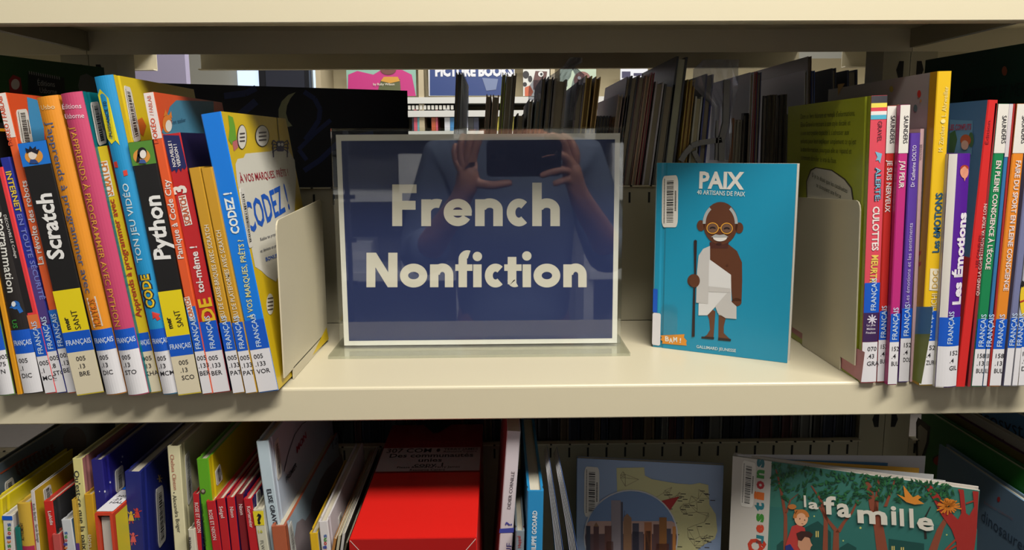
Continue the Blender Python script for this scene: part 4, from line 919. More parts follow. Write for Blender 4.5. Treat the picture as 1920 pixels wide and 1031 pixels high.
# face-out map book
A = atZ(1081, 859, -.124); B = atZ(1357, 873, -.124)
s = facing('picture_book', 'pale blue book with a state map and a round city photograph', A, B, ZLOW, -.124-ZLOW, .006, spine=(120, 140, 170), right=(150, 172, 206), left=(150, 172, 206), soft=True)
s.barcode('right', [(1096, 874), (1124, 876), (1123, 970), (1095, 968)], 21)
MP = (206, 202, 150)
s.put('map', 'right', [[(1156, 877), (1208, 876), (1209, 891), (1222, 898), (1250, 903), (1268, 906), (1296, 908), (1312, 905), (1328, 909), (1330, 945), (1342, 964), (1345, 995), (1340, 1010), (1318, 1022), (1296, 1040), (1160, 1040)]], MP, .0003, px=True)
RR = random.Random(4); rd = []
pts = [(RR.uniform(1225, 1330), RR.uniform(912, 1028)) for _ in range(60)]+[(RR.uniform(1162, 1205), RR.uniform(882, 915)) for _ in range(8)]
for i, p in enumerate(pts):
    for q in sorted(pts, key=lambda q: (q[0]-p[0])**2+(q[1]-p[1])**2)[1:4]: rd.append(bar(p, q, .7))
s.put('map_roads', 'right', rd, (150, 140, 110), .0004, px=True)
s.put('map_name', 'right', [bar((x+2, y+3), (x+11, y+3.4), 1.4) for x, y in pts[:46]], (70, 64, 60), .0005, px=True)
s.put('red_pointer', 'right', [[(1238, 939), (1274, 930), (1255, 958)]], (178, 30, 34), .0006, px=True)
s.put('photo_rim', 'right', [ell(1183, 1006, 88.5, 88.5, 40)], (206, 208, 214), .0007, px=True)
ph = s.put('photo_sky', 'right', [ell(1183, 1006, 86, 86, 40)], (112, 142, 186), .0009, px=True)
def inphoto(polys, c, n, nm='drawn_tower'):
    s.put(nm, 'right', polys, c, n, px=True, parent=ph)
inphoto([[(p[0], max(p[1], 976)) for p in ell(1183, 1006, 86, 86, 40)]], (196, 160, 150), .0010, 'photo_haze')
inphoto([[(p[0], max(p[1], 1000)) for p in ell(1183, 1006, 86, 86, 40)]], (92, 66, 74), .0011, 'photo_city')
for x0, x1, y, c in ((1146, 1164, 937, (150, 140, 150)), (1164, 1168, 940, (70, 70, 90)), (1169, 1184, 970, (150, 110, 80)), (1134, 1147, 985, (104, 60, 56)), (1113, 1123, 986, (86, 50, 56)), (1099, 1107, 985, (50, 56, 76)), (1186, 1198, 980, (60, 60, 84)), (1208, 1222, 978, (176, 110, 70)), (1225, 1236, 982, (96, 60, 62)), (1236, 1250, 969, (150, 96, 40)), (1250, 1258, 990, (60, 60, 84)), (1185, 1206, 996, (96, 84, 96)), (1210, 1220, 994, (52, 34, 44)), (1230, 1254, 1018, (150, 90, 76)), (1137, 1150, 1014, (150, 96, 80)), (1261, 1267, 986, (200, 130, 60))):
    inphoto([R(x0, y, x1, 1040)], c, .0012)
inphoto([[(1169, 970), (1176, 962), (1184, 970)], [(1113, 986), (1118, 978), (1123, 986)]], (150, 110, 80), .0012)
inphoto([bar((1171, 956), (1171, 968), .8)], (60, 60, 70), .0012)

# the family question book, half open
zq = -.100; A = atZ(1374, 855, zq); B = atZ(1837, 920, zq)
s = facing('picture_book', 'half open illustrated hardback reading la famille with red trees', A, B, ZLOW, zq-ZLOW, .010, spine=(206, 198, 188), right=(60, 122, 108), left=(110, 40, 120))
fam = s
s.strip('spine_joint_print', 'right', 0, s.uv('right', (1444, 930))[0], 0, s.h, (204, 198, 188), .0002)
s.barcode('right', [(1392, 862), (1418, 868), (1412, 952), (1388, 948)], 22)
QC = ((196, 60, 36), (40, 120, 130), (206, 70, 40), (60, 140, 50), (40, 120, 130), (220, 110, 40), (180, 40, 50), (60, 140, 60), (40, 110, 120))
for k, ch in enumerate('Questions'):
    y = 1041-k*20.5; s.text('right', ch, (1430-(4 if k == 0 else 0)+k*.2, y), (1431+k*.2, y-(28 if k == 0 else 16)), 24 if k == 0 else 17, QC[k], .05, n=.0003)
GRN = [(34, 92, 52), (44, 108, 60), (24, 76, 48)]
def P8(p): return (1340+p[0]/3.3103, 780+p[1]/3.3094)
def F(nm, polys, c, n):
    if nm in ('drawn_house', 'drawn_branch', 'drawn_window', 'drawn_eye', 'drawn_star'):
        for q in polys: s.put(nm, 'right', [[P8(p) for p in q]], c, n, px=True)
        return
    o = s.put(nm, 'right', [[P8(p) for p in q] for q in polys], c, n, px=True)
F('drawn_night', [[(345, 560), (1630, 700), (1620, 1100), (345, 1100)]], (48, 112, 104), .0002)
F('drawn_house', [[(560, 690), (640, 650), (722, 720), (722, 1000), (560, 1000)], [(385, 800), (420, 770), (460, 800), (460, 900), (385, 900)], [(1080, 760), (1300, 790), (1300, 1000), (1080, 1000)], [(770, 820), (826, 785), (880, 815), (880, 900), (770, 900)]], (26, 76, 70), .0003)
F('drawn_window', [R(627, 712, 634, 750), R(639, 712, 646, 750), R(1098, 805, 1105, 860), R(1110, 805, 1117, 860), R(1155, 812, 1162, 860), R(1168, 812, 1175, 860)], (216, 196, 110), .0004)
TR = (142, 74, 52)
def trunk(pts, w0, w1, n=.0005, c=TR):
    F('drawn_tree', [[(a[0]-wa/2, a[1]), (a[0]+wa/2, a[1]), (b[0]+wb/2, b[1]), (b[0]-wb/2, b[1])] for i, (a, b) in enumerate(zip(pts, pts[1:])) for wa, wb in ((w0+(w1-w0)*i/(len(pts)-1), w0+(w1-w0)*(i+1)/(len(pts)-1)),)], c, n)
trunk([(440, 840), (440, 620), (420, 500), (395, 380), (380, 330)], 26, 8)
trunk([(445, 600), (470, 520), (520, 480)], 14, 5)
trunk([(685, 900), (690, 640), (660, 520), (600, 430)], 34, 8)
trunk([(750, 900), (755, 710), (700, 640), (650, 560)], 44, 10)
trunk([(765, 720), (800, 660), (850, 600), (890, 520)], 30, 10)
trunk([(1050, 900), (1020, 700), (985, 560), (960, 440), (930, 380)], 74, 22)
trunk([(1000, 600), (1010, 470), (1020, 380)], 30, 12)
trunk([(1060, 560), (1090, 480), (1120, 390)], 22, 9)
trunk([(1330, 900), (1400, 700), (1480, 560)], 60, 20)
trunk([(1310, 760), (1300, 640), (1340, 560)], 16, 8, c=(40, 40, 36))
F('drawn_red_tree', [[(1505, 900), (1500, 780), (1470, 700), (1400, 600), (1360, 520), (1300, 425), (1340, 425), (1400, 500), (1460, 590), (1510, 640), (1530, 600), (1520, 480), (1510, 450), (1545, 455), (1560, 600), (1580, 615), (1610, 560), (1600, 462), (1638, 466), (1625, 720), (1600, 900)]], (166, 44, 38), .0008)
F('drawn_branch', [bar((1430, 830), (1500, 760), 12), bar((1400, 860), (1500, 800), 12), bar((1560, 540), (1620, 520), 10)], (166, 60, 40), .0007)
RL = random.Random(9); lv = [[], [], []]
for k in range(330):
    x = RL.uniform(352, 1480); top = 292+(x-350)*.118; y = top+RL.random()**1.3*(210 if x < 900 else 150 if x < 1200 else 110)
    a = RL.uniform(0, PI); l_ = RL.uniform(15, 24); w_ = 8; dx, dy = math.cos(a), math.sin(a)
    lv[k % 3].append([(x-dx*l_, y-dy*l_), (x-dy*w_, y+dx*w_), (x+dx*l_, y+dy*l_), (x+dy*w_, y-dx*w_)])
for k in range(3): F('drawn_leaves', lv[k], GRN[k], .0010+.0001*k)
F('drawn_bird', [[(1130, 480), (1180, 500), (1170, 425), (1205, 470), (1230, 500), (1262, 485), (1282, 500), (1262, 515), (1300, 540), (1240, 545), (1190, 530)]], (222, 140, 50), .0014)
F('drawn_nest', [bar((1450+8*math.cos(a), 555+6*math.sin(a)), (1450+RL.uniform(55, 90)*math.cos(a), 555+RL.uniform(35, 60)*math.sin(a)), 9) for a in [k*.33 for k in range(19)]]+[ell(1440, 530, 20, 26), ell(1475, 535, 18, 22)], (222, 130, 40), .0014)
F('drawn_child_body', [[(480, 680), (520, 665), (560, 690), (575, 780), (560, 860), (440, 800)]], (188, 60, 56), .0014)
F('drawn_child_face', [ell(538, 632, 42, 46)], (232, 176, 136), .0015)
F('drawn_child_hair', [arc(538, 622, 50, 48, 22, 170, 360, 12), ell(482, 558, 26, 16), [(495, 575), (520, 575), (500, 610)]], (196, 120, 56), .0016)
F('drawn_eye', [ell(530, 632, 3, 4), ell(560, 640, 3, 4), bar((540, 662), (552, 664), 2)], (60, 36, 30), .0017)
F('drawn_man_face', [[(520, 750), (560, 740), (590, 752), (598, 780), (608, 796), (598, 806), (590, 836), (540, 840), (516, 800)]], (206, 150, 116), .0017)
F('drawn_man_hair', [[(508, 722), (540, 708), (590, 712), (612, 730), (596, 750), (560, 744), (540, 770), (520, 764)]], (62, 34, 30), .0018)
F('drawn_man_collar', [[(440, 800), (470, 790), (540, 900), (440, 900)]], (40, 50, 120), .0015)
F('drawn_star', [ell(905, 692, 7), ell(618, 620, 5), ell(1440, 735, 5), ell(798, 772, 5)], (196, 206, 120), .0004)
for ch, x0, x1, y, h in (('l', 556, 570, 556, 75), ('a', 584, 646, 566, 44), ('f', 680, 756, 598, 118), ('a', 760, 845, 614, 88), ('m', 888, 1072, 652, 86), ('i', 1096, 1130, 664, 122), ('l', 1150, 1176, 672, 112), ('l', 1210, 1236, 682, 124), ('e', 1256, 1362, 696, 86)):
    g = glyphs(ch, .05)[0]; hh = max(p[1] for p in g)
    s.text('right', ch, P8((x0, y)), P8((x1, y+(x1-x0)*.075)), h/3.31*CAPH/hh, (226, 220, 204), .03, n=.0020)
# leaves fanned between the boards and the raised back board
w = fam.w
def leaf(nm, yaw, ln, h, c, y0=0):
    ca, sa = math.cos(yaw), math.sin(yaw); n_ = (sa, -ca); th = .0004
    vs = [(fam.t-.003-q*sa*1-th*k, .004+q*ca, z) for q in (0, ln) for z in (.003, h) for k in (0, 1)]
    return obj(nm, vs, [(0, 2, 6, 4), (1, 5, 7, 3), (0, 4, 5, 1), (2, 3, 7, 6), (0, 1, 3, 2), (4, 6, 7, 5)], mat(c, .6, 'paper'), fam.root)
leaf('open_leaf', math.radians(2.5), w-.020, fam.h-.004, (70, 120, 160))
leaf('open_leaf', math.radians(5.5), w-.028, fam.h-.003, (206, 204, 200))
leaf('open_leaf', math.radians(8.5), w-.036, fam.h-.002, (206, 206, 204))
leaf('open_leaf', math.radians(13), w-.045, fam.h-.002, (214, 160, 50))
leaf('open_leaf', math.radians(17), w-.07, fam.h-.0025, (60, 110, 150))
b2 = leaf('raised_back_board', math.radians(21), w-.03, fam.h+.001, (206, 202, 204))

# books at the lower right, side covers towards us
def side_book(label, X, zt, yb, t, col, left, Yf=.012, **k):
    return book('picture_book', label, (X, Yf, ZLOW+.0003), 0, 0, t, zt-ZLOW, yb-Yf, spine=col, left=left, **k)
s = side_book('pale blue book at the lower right lettered dinosaures', .484, -.129, .182, .010, (120, 150, 176), (116, 146, 172))
s.text('left', 'dinosaures', (1840, 975), (1925, 1040), 22, (60, 80, 104), .0)
s.text('left', 'Éditions Usborne', (1846, 944), (1900, 975), 5, (170, 130, 140), 0)
s.put('balloon_mark', 'left', [ell(1873, 936, 3, 5)], (190, 60, 60), .0003, px=True)
s = side_book('big green picture book with a pale pointing shape, lower right', .496, -.108, .245, .010, (30, 110, 40), (34, 116, 36))
s.put('drawn_outline', 'left', [[(1718, 792), (1722, 782), (1745, 800), (1742, 830), (1732, 862), (1718, 864)]], (16, 14, 14), .0003, px=True)
s.put('drawn_shape', 'left', [[(1722, 800), (1726, 796), (1740, 808), (1738, 828), (1728, 858), (1722, 860)]], (176, 170, 150), .0005, px=True)
s.put('drawn_ladybird', 'left', [ell(1762, 862, 13, 10)], (16, 14, 14), .0003, px=True); s.put('drawn_shell', 'left', [ell(1762, 864, 11, 9)], (186, 36, 30), .0005, px=True)
s = side_book('thin violet edged book between the green one and the white one, lower right', .5075, -.100, .245, .005, (90, 30, 80), (110, 96, 40))
s = side_book('white picture book with dark dashes along its cover, lower right', .5135, -.092, .24, .008, (206, 200, 190), (190, 186, 172))
for a, b in (((1868, 832), (1876, 840)), ((1880, 824), (1884, 832)), ((1892, 842), (1900, 850))): s.put('dark_dash', 'left', [bar(a, b, 4)], (70, 26, 30), .0003, px=True)
s = side_book('blue picture book in the corner lettered écosystèmes', .5225, -.070, .24, .012, (60, 110, 160), (84, 134, 182))
s.text('left', 'écosystèmes', (1832, 788), (1990, 850), 26, (20, 30, 50), .0)
# ------------------------------------------------------------------ beyond the bookcase
FW = mat((222, 220, 212), .5, 'enamel')
fc = thing('display_bookcase', 'cream display shelving across the aisle beyond, with book covers facing out', 'bookcase')
Yd = 3.1
def fz(py, Y=Yd): return atY(935, py, Y).z
def fx(px, Y=Yd): return atY(px, 160, Y).x
X0, X1 = fx(598), fx(1700)
for z in (fz(182), fz(207), fz(245), fz(182)+.42, fz(245)-.36): box('shelf', (X0, X1, Yd-.02, Yd+.28, z-.028, z), FW, fc)
box('back_panel', (X0, X1, Yd+.28, Yd+.30, -1.149, fz(100)), mat((206, 190, 150), .6, 'enamel'), fc)
for x in (X0, fx(790), fx(1035), fx(1250), X1): box('post', (x-.012, x+.012, Yd-.01, Yd+.28, -1.149, fz(90)), mat((196, 180, 146), .5, 'enamel'), fc)
def display(label, px0, px1, py0, py1, c, cat='book', name='display_book', Y=Yd-.01):
    a, b = atY(px0, py1, Y), atY(px1, py0, Y)
    r = thing(name, label, cat, Matrix.Translation((a.x, Y, a.z)))
    box('cover', (0, b.x-a.x, 0, .012, 0, b.z-a.z), mat(c, .5), r)
    return Surf(r, {'f': (Vector((0, 0, 0)), Vector((1, 0, 0)), Vector((0, 0, 1)), Vector((0, -1, 0)), None)})
s = display('pink cover showing a figure in a magenta jacket, on the shelving across the aisle', 651, 779, 112, 180, (150, 190, 170))
s.put('drawn_jacket', 'f', [[(652, 180), (653, 140), (670, 133), (700, 140), (720, 128), (752, 130), (772, 140), (780, 180)]], (206, 50, 130), .001, px=True)
s.put('drawn_shirt', 'f', [[(706, 180), (714, 150), (750, 148), (752, 180)]], (96, 100, 60), .002, px=True)
s.put('drawn_collar', 'f', [[(714, 152), (720, 144), (746, 144), (750, 152), (732, 156)]], (220, 160, 60), .003, px=True)
s.put('drawn_face', 'f', [ell(728, 130, 15, 10)], (120, 70, 60), .003, px=True)
s.text('f', 'by Ruby Wilson', (700, 160), (740, 160), 4, (230, 220, 200), .02, n=.004)
s = display('navy sign lettered PICTURE BOOKS across the aisle', 804, 965, 96, 180, (226, 226, 226), cat='sign', name='aisle_sign')
s.put('blue_field', 'f', [[(806, 179), (806, 98), (963, 98), (963, 179)]], (36, 64, 128), .001, px=True)
s.text('f', 'PICTURE BOOKS', (816, 142), (962, 142), 17, (236, 236, 240), .06, n=.002)
s.put('pale_patch', 'f', [[(904, 146), (934, 148), (930, 168), (912, 170)]], (120, 134, 170), .002, px=True)
s = display('white cover with a black and white cow print, across the aisle', 981, 1032, 100, 180, (226, 226, 216))
s.put('cow_patch', 'f', [ell(986, 140, 6, 7), ell(994, 148, 4, 6), ell(984, 158, 4, 4)], (30, 26, 26), .001, px=True)
s.put('brown_body', 'f', [[(1000, 150), (1004, 133), (1026, 134), (1022, 160), (1000, 168)]], (96, 56, 50), .001, px=True)
s.put('big_eye', 'f', [ell(1014, 139, 5, 5)], (236, 236, 230), .002, px=True); s.put('pupil', 'f', [ell(1015, 139, 2.4, 2.4)], (20, 20, 20), .003, px=True)
s.put('orange_body', 'f', [[(984, 180), (984, 164), (994, 160), (1000, 172), (996, 180)]], (206, 100, 60), .001, px=True)
s = display('pale green cover with a reddish brown animal, across the aisle behind the film', 1050, 1118, 110, 180, (190, 206, 180))
s.put('brown_animal', 'f', [ell(1092, 150, 16, 16), [(1080, 180), (1084, 150), (1104, 150), (1106, 180)]], (140, 90, 80), .001, px=True)
s.put('eye_spot', 'f', [ell(1086, 146, 3, 3), ell(1098, 146, 3, 3)], (230, 230, 226), .002, px=True)
s = display('white cover with dark lettering blocks above the right far row, across the aisle', 1163, 1215, 112, 168, (232, 234, 240))
s.put('dark_block', 'f', [R(1166, 134, 1182, 146), R(1188, 137, 1206, 142)], (60, 56, 90), .001, px=True)
# white dividers between the two far shelves
for k in range(16):
    x = fx(750+k*7.3); tag(box('shelf_divider', (x, x+.012, Yd-.015, Yd+.2, fz(205)-.0, fz(197)), mat((226, 222, 210), .5)), 'thin white divider between the far shelf boards across the aisle', 'divider', 'far shelf dividers')
RB = random.Random(12); pal = [((206, 190, 60), 'yellow'), ((226, 226, 230), 'white'), ((60, 140, 200), 'blue'), ((220, 90, 110), 'pink'), ((40, 44, 70), 'navy'), ((30, 30, 32), 'black'), ((200, 90, 40), 'orange'), ((120, 190, 200), 'aqua')]
x = fx(752)
while x < fx(1240):
    t = RB.uniform(.008, .026); h = RB.uniform(.06, .105); c, cn = RB.choice(pal)
    r = thing('far_book', cn+' book on the low shelf across the aisle', 'book', Matrix.Translation((x, Yd-.005, fz(245)+.0003)), cn+' books on the low shelf across the aisle')
    box('cover', (0, t-.001, 0, .16, 0, h), mat(c, .5), r); x += t+(RB.random() < .15)*.03
# window wall and dark door at the far left
w1 = structure(box('window_1', (fx(446, 5.55), fx(484, 5.55), 5.55, 5.598, fz(200, 5.55), fz(80, 5.55)), mat((206, 224, 250), .3, 'lamp')))
w2 = structure(box('window_2', (fx(588, 5.55), fx(604, 5.55), 5.55, 5.598, fz(200, 5.55), fz(60, 5.55)), mat((206, 224, 250), .3, 'lamp')))
d1 = structure(box('door_1', (fx(486, 5.5), fx(580, 5.5), 5.5, 5.59, -1.149, fz(60, 5.5)), mat((34, 34, 44), .5)))
box('door_panel', (fx(500, 5.5), fx(572, 5.5), 5.485, 5.5, -1.1, fz(70, 5.5)), mat((74, 76, 92), .4), d1)
tag(box('pillar', (fx(612, 3.6), fx(648, 3.6), 3.6, 3.9, -1.149, 2.4), mat((178, 160, 140), .6, 'cloth')), 'tan pillar left of the pink cover, beyond the bookcase', 'pillar')
tag(box('lilac_panel', (fx(230, 1.6), fx(350, 1.6), 1.6, 1.63, .10, .62), mat((172, 164, 190), .4)), 'lilac grey panel seen in the gap under the upper shelf at the left', 'panel')
tag(box('lilac_panel', (fx(-80, 1.2), fx(112, 1.2), 1.2, 1.23, .0, .62), mat((112, 108, 136), .5)), 'dark lilac panel in the gap at the upper left corner', 'panel')  # lavender surface of unknown use, built as a plain panel

# clear film bags and the hanging bag's handle
FILM = mat((226, 228, 236), .16, 'film')
def film(label, outline, Y0, depth, seed, n=9, name='film_bag'):
    """crumpled clear film: rows of outline points (left,right,y) folded in depth"""
    Rn = random.Random(seed); vs, fs = [], []
    for (xl, xr, y) in outline:
        for k in range(n):
            f = k/(n-1); p = atY(xl+(xr-xl)*f, y, Y0+Rn.uniform(-1, 1)*depth); vs.append(p)
    for j in range(len(outline)-1):
        for k in range(n-1): a = j*n+k; fs.append([a, a+1, a+n+1, a+n])
    o = obj(name, vs, fs, FILM); m = o.modifiers.new('thick', 'SOLIDIFY'); m.thickness = .0004
    return tag(o, label, 'plastic bag')
film('knotted clear film bag bulging above the far row, behind the sign', [(1068, 1092, 108), (1062, 1092, 116), (1056, 1080, 124), (1044, 1072, 134), (1030, 1070, 143), (1040, 1064, 152), (1040, 1064, 162)], .285, .006, 1)
film('loose clear film flap right of the knotted bag, above the sign', [(1072, 1082, 128), (1078, 1096, 140), (1074, 1094, 152), (1070, 1088, 170), (1068, 1080, 200), (1066, 1078, 225)], .27, .006, 2)
film('clear film sleeve on the black book in the gap behind the sign', [(866, 870, 136), (866, 878, 160), (866, 879, 190), (866, 877, 240)], .27, .004, 3, 5)
film('pale blue tinted film sleeve left of the black pair in the far row', [(1000, 1016, 150), (992, 1014, 162), (991, 1014, 176), (991, 1012, 188)], .268, .004, 4, 6)
film('hanging clear film bag above the teal PAIX book', [(1318, 1386, 112), (1300, 1384, 130), (1298, 1384, 160), (1335, 1376, 200), (1332, 1372, 250), (1330, 1370, 300)], .2625, .0045, 5)
# moulded hanger handle
hr = thing('bag_hanger', 'white moulded plastic hanger handle behind the teal PAIX book', 'hanger', Matrix.Translation(atY(1340, 260, .262)))
def hp(px, py): q = atY(px, py, .262)-atY(1340, 260, .262); return (q.x, q.z)
HG = mat((150, 148, 144), .35, 'paper')
def hang(nm, pts, wpx, y0=-.003, y1=.002):
    vs, fs = [], []
    for a, b in zip(pts, pts[1:]):
        p = [hp(*q) for q in bar(a, b, wpx)]; v, f = extrude(p, y0, y1, 'xz'); k = len(vs); vs += v; fs += [[k+i for i in g] for g in f]
    return obj(nm, vs, fs, HG, hr)
hang('stem', [(1362, 150), (1360, 230), (1352, 262), (1352, 302)], 11)
hang('handle_loop', [(1352, 262), (1310, 268), (1296, 274), (1284, 288), (1276, 302)], 10)
hang('grip', [(1300, 283), (1306, 296), (1312, 304)], 9); hang('rib', [(1344, 226), (1342, 300)], 4)

# ------------------------------------------------------------------ behind the photographer: white shelving that the acrylic mirrors
bc = thing('white_bookcase', 'white shelving across the aisle behind the photographer, mirrored in the sign', 'bookcase')
for x0, x1 in ((-1.15, -.16), (.36, 1.4)):
    for z in (-.62, -.30, .02, .34, .62): box('shelf', (x0, x1, -2.6, -2.28, z-.035, z), mat((232, 232, 230), .4, 'enamel'), bc)
    box('back_panel', (x0, x1, -2.62, -2.6, -1.149, 1.0), mat((120, 122, 126), .6, 'enamel'), bc)
    for x in (x0, x1): box('post', (x-.02, x+.02, -2.64, -2.30, -1.149, 1.0), mat((222, 222, 220), .4, 'enamel'), bc)
for k, (x, z, wd, h, c) in enumerate(((-.40, .0205, .17, .15, (226, 226, 226)), (-.98, .0205, .12, .2, (200, 204, 210)), (-.62, -.2995, .10, .12, (214, 216, 220)), (-.40, -.2995, .11, .10, (206, 206, 210)), (.45, .0205, .1, .19, (222, 222, 224)), (.62, -.2995, .10, .14, (214, 216, 216)), (.42, .3405, .12, .14, (226, 226, 226)))):
    r = thing('storage_bin', 'pale bin on the white shelving behind the photographer, '+('beside the left arm', 'at the far end', 'lower level far', 'lower level near', 'beside the right arm', 'lower level right', 'upper level right')[k], 'bin', Matrix.Translation((x, -2.30, z)))
    box('body', (0, wd, -.2, 0, 0, h), mat(c, .5), r); box('label', (wd*.25, wd*.75, 0, .0015, h*.4, h*.7), mat((240, 240, 240), .5), r)
# ladder-like dark rack at the left in the mirror image
rk = thing('wire_rack', 'dark metal rack standing left behind the photographer, mirrored at the sign\'s left edge', 'rack')
for x in (-.50, -.42): box('upright', (x-.006, x+.006, -1.30, -1.285, -1.149, .7), mat((60, 62, 70), .4), rk)
for k in range(6): box('rung', (-.52, -.40, -1.30, -1.29, -.30+k*.12, -.288+k*.12), mat((60, 62, 70), .4), rk)

def skin(name, nodes, edges, root_i, m, parent=None, sub=2):
    me = bpy.data.meshes.new(name); me.from_pydata([n[:3] for n in nodes], edges, []); me.materials.append(m)
    o = bpy.data.objects.new(name, me); COL.objects.link(o)
    if parent is not None: o.parent = parent
    sk = o.modifiers.new('skin', 'SKIN'); sk.use_smooth_shade = True
    for i, n in enumerate(nodes):
        v = me.skin_vertices[0].data[i]; v.radius = (n[3], n[4] if len(n) > 4 else n[3]); v.use_root = i in root_i
    sb = o.modifiers.new('sub', 'SUBSURF'); sb.levels = sub; sb.render_levels = sub
    return o
SKIN = mat((206, 146, 120), .5, 'skin'); KNIT = mat((104, 118, 142), .85, 'cloth'); JEAN = mat((40, 46, 66), .85, 'cloth')
per = thing('person', 'person in a slate blue knit cardigan photographing the shelf, mirrored in the acrylic sign', 'person')
FZ = -1.15
N = [(.03, -1.02, -.28, .13, .10), (.03, -1.03, -.12, .125, .095), (.03, -1.02, .04, .145, .10), (.03, -1.02, .17, .13, .09), (.03, -1.02, .235, .055), (.03, -.995, .30, .052),
     (.03, -.985, .37, .078, .088), (.03, -.985, .44, .074, .085),
     (-.13, -1.02, .165, .055), (-.185, -.98, -.06, .043), (-.150, -.82, -.005, .034), (-.085, -.728, .088, .026),
     (.19, -1.02, .165, .055), (.255, -.98, -.06, .043), (.225, -.82, .0, .034), (.165, -.728, .088, .026),
     (-.06, -1.02, -.36, .09), (-.08, -1.0, -.72, .058), (-.08, -1.03, -1.08, .040), (-.08, -.93, FZ+.032, .030),
     (.12, -1.02, -.36, .09), (.14, -1.0, -.72, .058), (.14, -1.03, -1.08, .040), (.14, -.93, FZ+.032, .030),
     (-.065, -.712, .140, .028, .016), (.142, -.708, .140, .028, .016)]
E = [(0, 1), (1, 2), (2, 3), (3, 4), (4, 5), (5, 6), (6, 7), (3, 8), (8, 9), (9, 10), (10, 11), (3, 12), (12, 13), (13, 14), (14, 15), (0, 16), (16, 17), (17, 18), (18, 19), (0, 20), (20, 21), (21, 22), (22, 23), (11, 24), (15, 25)]
def finger(pts, r0, r1, palm):
    k = len(N)
    for i, p in enumerate(pts): N.append(tuple(p)+(r0+(r1-r0)*i/(len(pts)-1),))
    E.append((palm, k)); E.extend((k+i, k+i+1) for i in range(len(pts)-1))
# left hand: thumb under the phone, fingers above its edge and behind
finger([(-.048, -.695, .128), (-.020, -.688, .124), (.006, -.686, .128), (.022, -.686, .130)], .010, .0075, 24)
finger([(-.058, -.690, .175), (-.048, -.684, .205), (-.038, -.686, .228), (-.036, -.700, .236)], .0092, .0072, 24)
finger([(-.068, -.694, .180), (-.062, -.688, .212), (-.056, -.692, .236), (-.050, -.705, .240)], .0092, .0072, 24)
finger([(-.080, -.700, .178), (-.080, -.694, .206), (-.074, -.700, .228)], .0088, .0068, 24)
finger([(-.090, -.706, .170), (-.094, -.702, .192), (-.090, -.708, .208)], .0078, .006, 24)
# right hand: fingers laid across the back of the phone
finger([(.132, -.694, .185), (.124, -.684, .210), (.104, -.681, .222), (.085, -.682, .218)], .0092, .0072, 25)
finger([(.136, -.692, .168), (.124, -.682, .184), (.098, -.680, .186), (.072, -.681, .178)], .0095, .0074, 25)
finger([(.136, -.692, .150), (.122, -.682, .156), (.098, -.680, .150), (.076, -.681, .142)], .0090, .007, 25)
finger([(.132, -.694, .134), (.120, -.684, .132), (.102, -.682, .126)], .0080, .0062, 25)
finger([(.150, -.704, .165), (.150, -.700, .190), (.138, -.704, .214), (.118, -.706, .224)], .010, .0075, 25)
body = skin('body', N, E, {0}, SKIN, per)
SW = [(.03, -1.02, -.30, .155, .125), (.03, -1.03, -.12, .15, .118), (.03, -1.02, .04, .165, .12), (.03, -1.02, .165, .15, .108), (.03, -1.015, .215, .07),
      (-.135, -1.02, .16, .075), (-.192, -.98, -.06, .062), (-.165, -.87, -.025, .054), (-.150, -.835, -.012, .050),
      (.195, -1.02, .16, .075), (.262, -.98, -.06, .062), (.238, -.87, -.020, .054), (.226, -.835, -.006, .050)]
skin('cardigan', SW, [(0, 1), (1, 2), (2, 3), (3, 4), (3, 5), (5, 6), (6, 7), (7, 8), (3, 9), (9, 10), (10, 11), (11, 12)], {0}, KNIT, per)
TRS = [(.03, -1.02, -.29, .14, .11), (-.06, -1.02, -.38, .10), (-.08, -1.0, -.72, .075), (-.08, -1.03, -1.06, .06), (.12, -1.02, -.38, .10), (.14, -1.0, -.72, .075), (.14, -1.03, -1.06, .06)]
skin('trousers', TRS, [(0, 1), (1, 2), (2, 3), (0, 4), (4, 5), (5, 6)], {0}, JEAN, per)
skin('hair', [(.03, -1.005, .46, .084, .086), (.03, -1.04, .40, .085, .07), (.03, -1.055, .31, .08, .045), (.03, -1.05, .22, .07, .03)], [(0, 1), (1, 2), (2, 3)], {0}, mat((58, 40, 30), .6, 'cloth'), per)
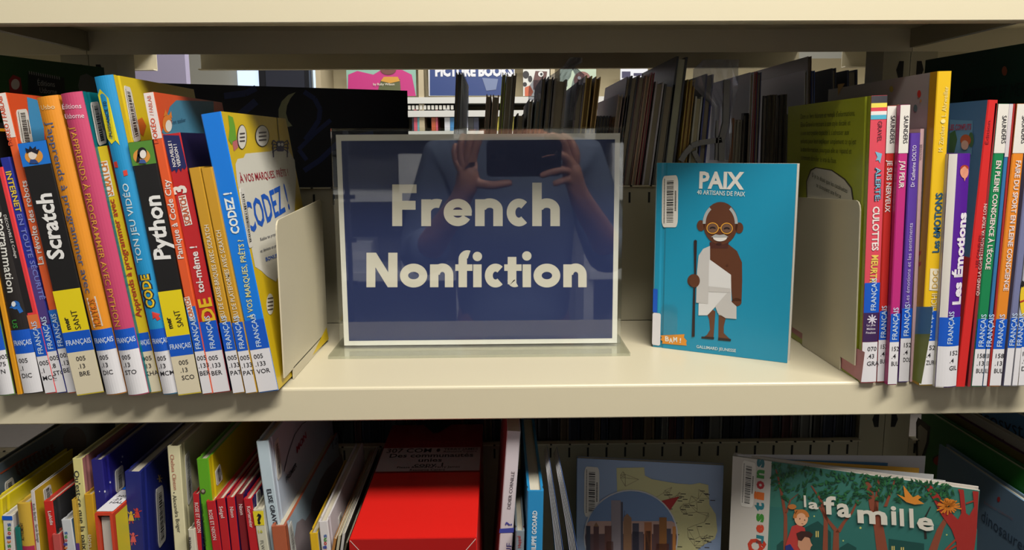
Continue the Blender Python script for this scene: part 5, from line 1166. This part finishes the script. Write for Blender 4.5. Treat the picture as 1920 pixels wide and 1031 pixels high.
for x in (0, .06):
    o = obj('eye', *extrude(ell(x+.0, .412, .012, .006, 12), -.9045, -.900, 'xz'), mat((236, 234, 230), .3), per); obj('iris', *extrude(ell(x, .412, .005, .005, 10), -.900, -.8985, 'xz'), mat((50, 36, 28), .3), o)
skin('nose', [(.03, -.910, .408, .006), (.03, -.896, .382, .009)], [(0, 1)], {0}, SKIN, per)
obj('mouth', *extrude([(.006, .352), (.03, .346), (.054, .352), (.03, .358)], -.908, -.897, 'xz'), mat((168, 84, 80), .5), per)
for sx in (-1, 1): skin('ear', [(.03+sx*.082, -.99, .41, .012, .02), (.03+sx*.086, -.995, .385, .009, .014)], [(0, 1)], {0}, SKIN, per)
for x in (-.08, .14): skin('shoe', [(x, -1.05, FZ+.045, .045), (x, -.96, FZ+.036, .040, .034), (x, -.88, FZ+.030, .034, .028)], [(0, 1), (1, 2)], {0}, mat((36, 34, 34), .5), per)
# ring, a thin torus about the middle finger
vs = []; nU, nV = 20, 6
for i in range(nU):
    a = 2*PI*i/nU
    for j in range(nV):
        b = 2*PI*j/nV; r = .0105+.0014*math.cos(b); vs.append((.109+.0016*math.sin(b), -.6808+r*math.cos(a), .1855+r*math.sin(a)))
obj('ring', vs, [[i*nV+j, i*nV+(j+1) % nV, ((i+1) % nU)*nV+(j+1) % nV, ((i+1) % nU)*nV+j] for i in range(nU) for j in range(nV)], mat((210, 210, 214), .2, 'metal'), per, smooth=True)
M = Matrix.Translation((.045, -.6765, .178)) @ Matrix.Rotation(-PITCH, 4, 'X')
phn = thing('phone', 'dark phone held sideways in both hands, mirrored in the acrylic sign', 'phone', M)
v, f = extrude(rrect(-.074, -.036, .074, .036, .009), -.0055, .0025, 'xz'); obj('phone_body', v, f, mat((20, 20, 24), .25), phn)
v, f = extrude(rrect(-.070, -.004, -.036, .032, .007), .0025, .0035, 'xz'); o = obj('lens_bump', v, f, mat((28, 28, 32), .3), phn)
for x, z in ((-.0605, .004), (-.045, .014)):
    v, f = extrude(ell(x, z, .006, .006, 20), .0035, .0042, 'xz'); obj('lens', v, f, mat((8, 8, 12), .05), o)
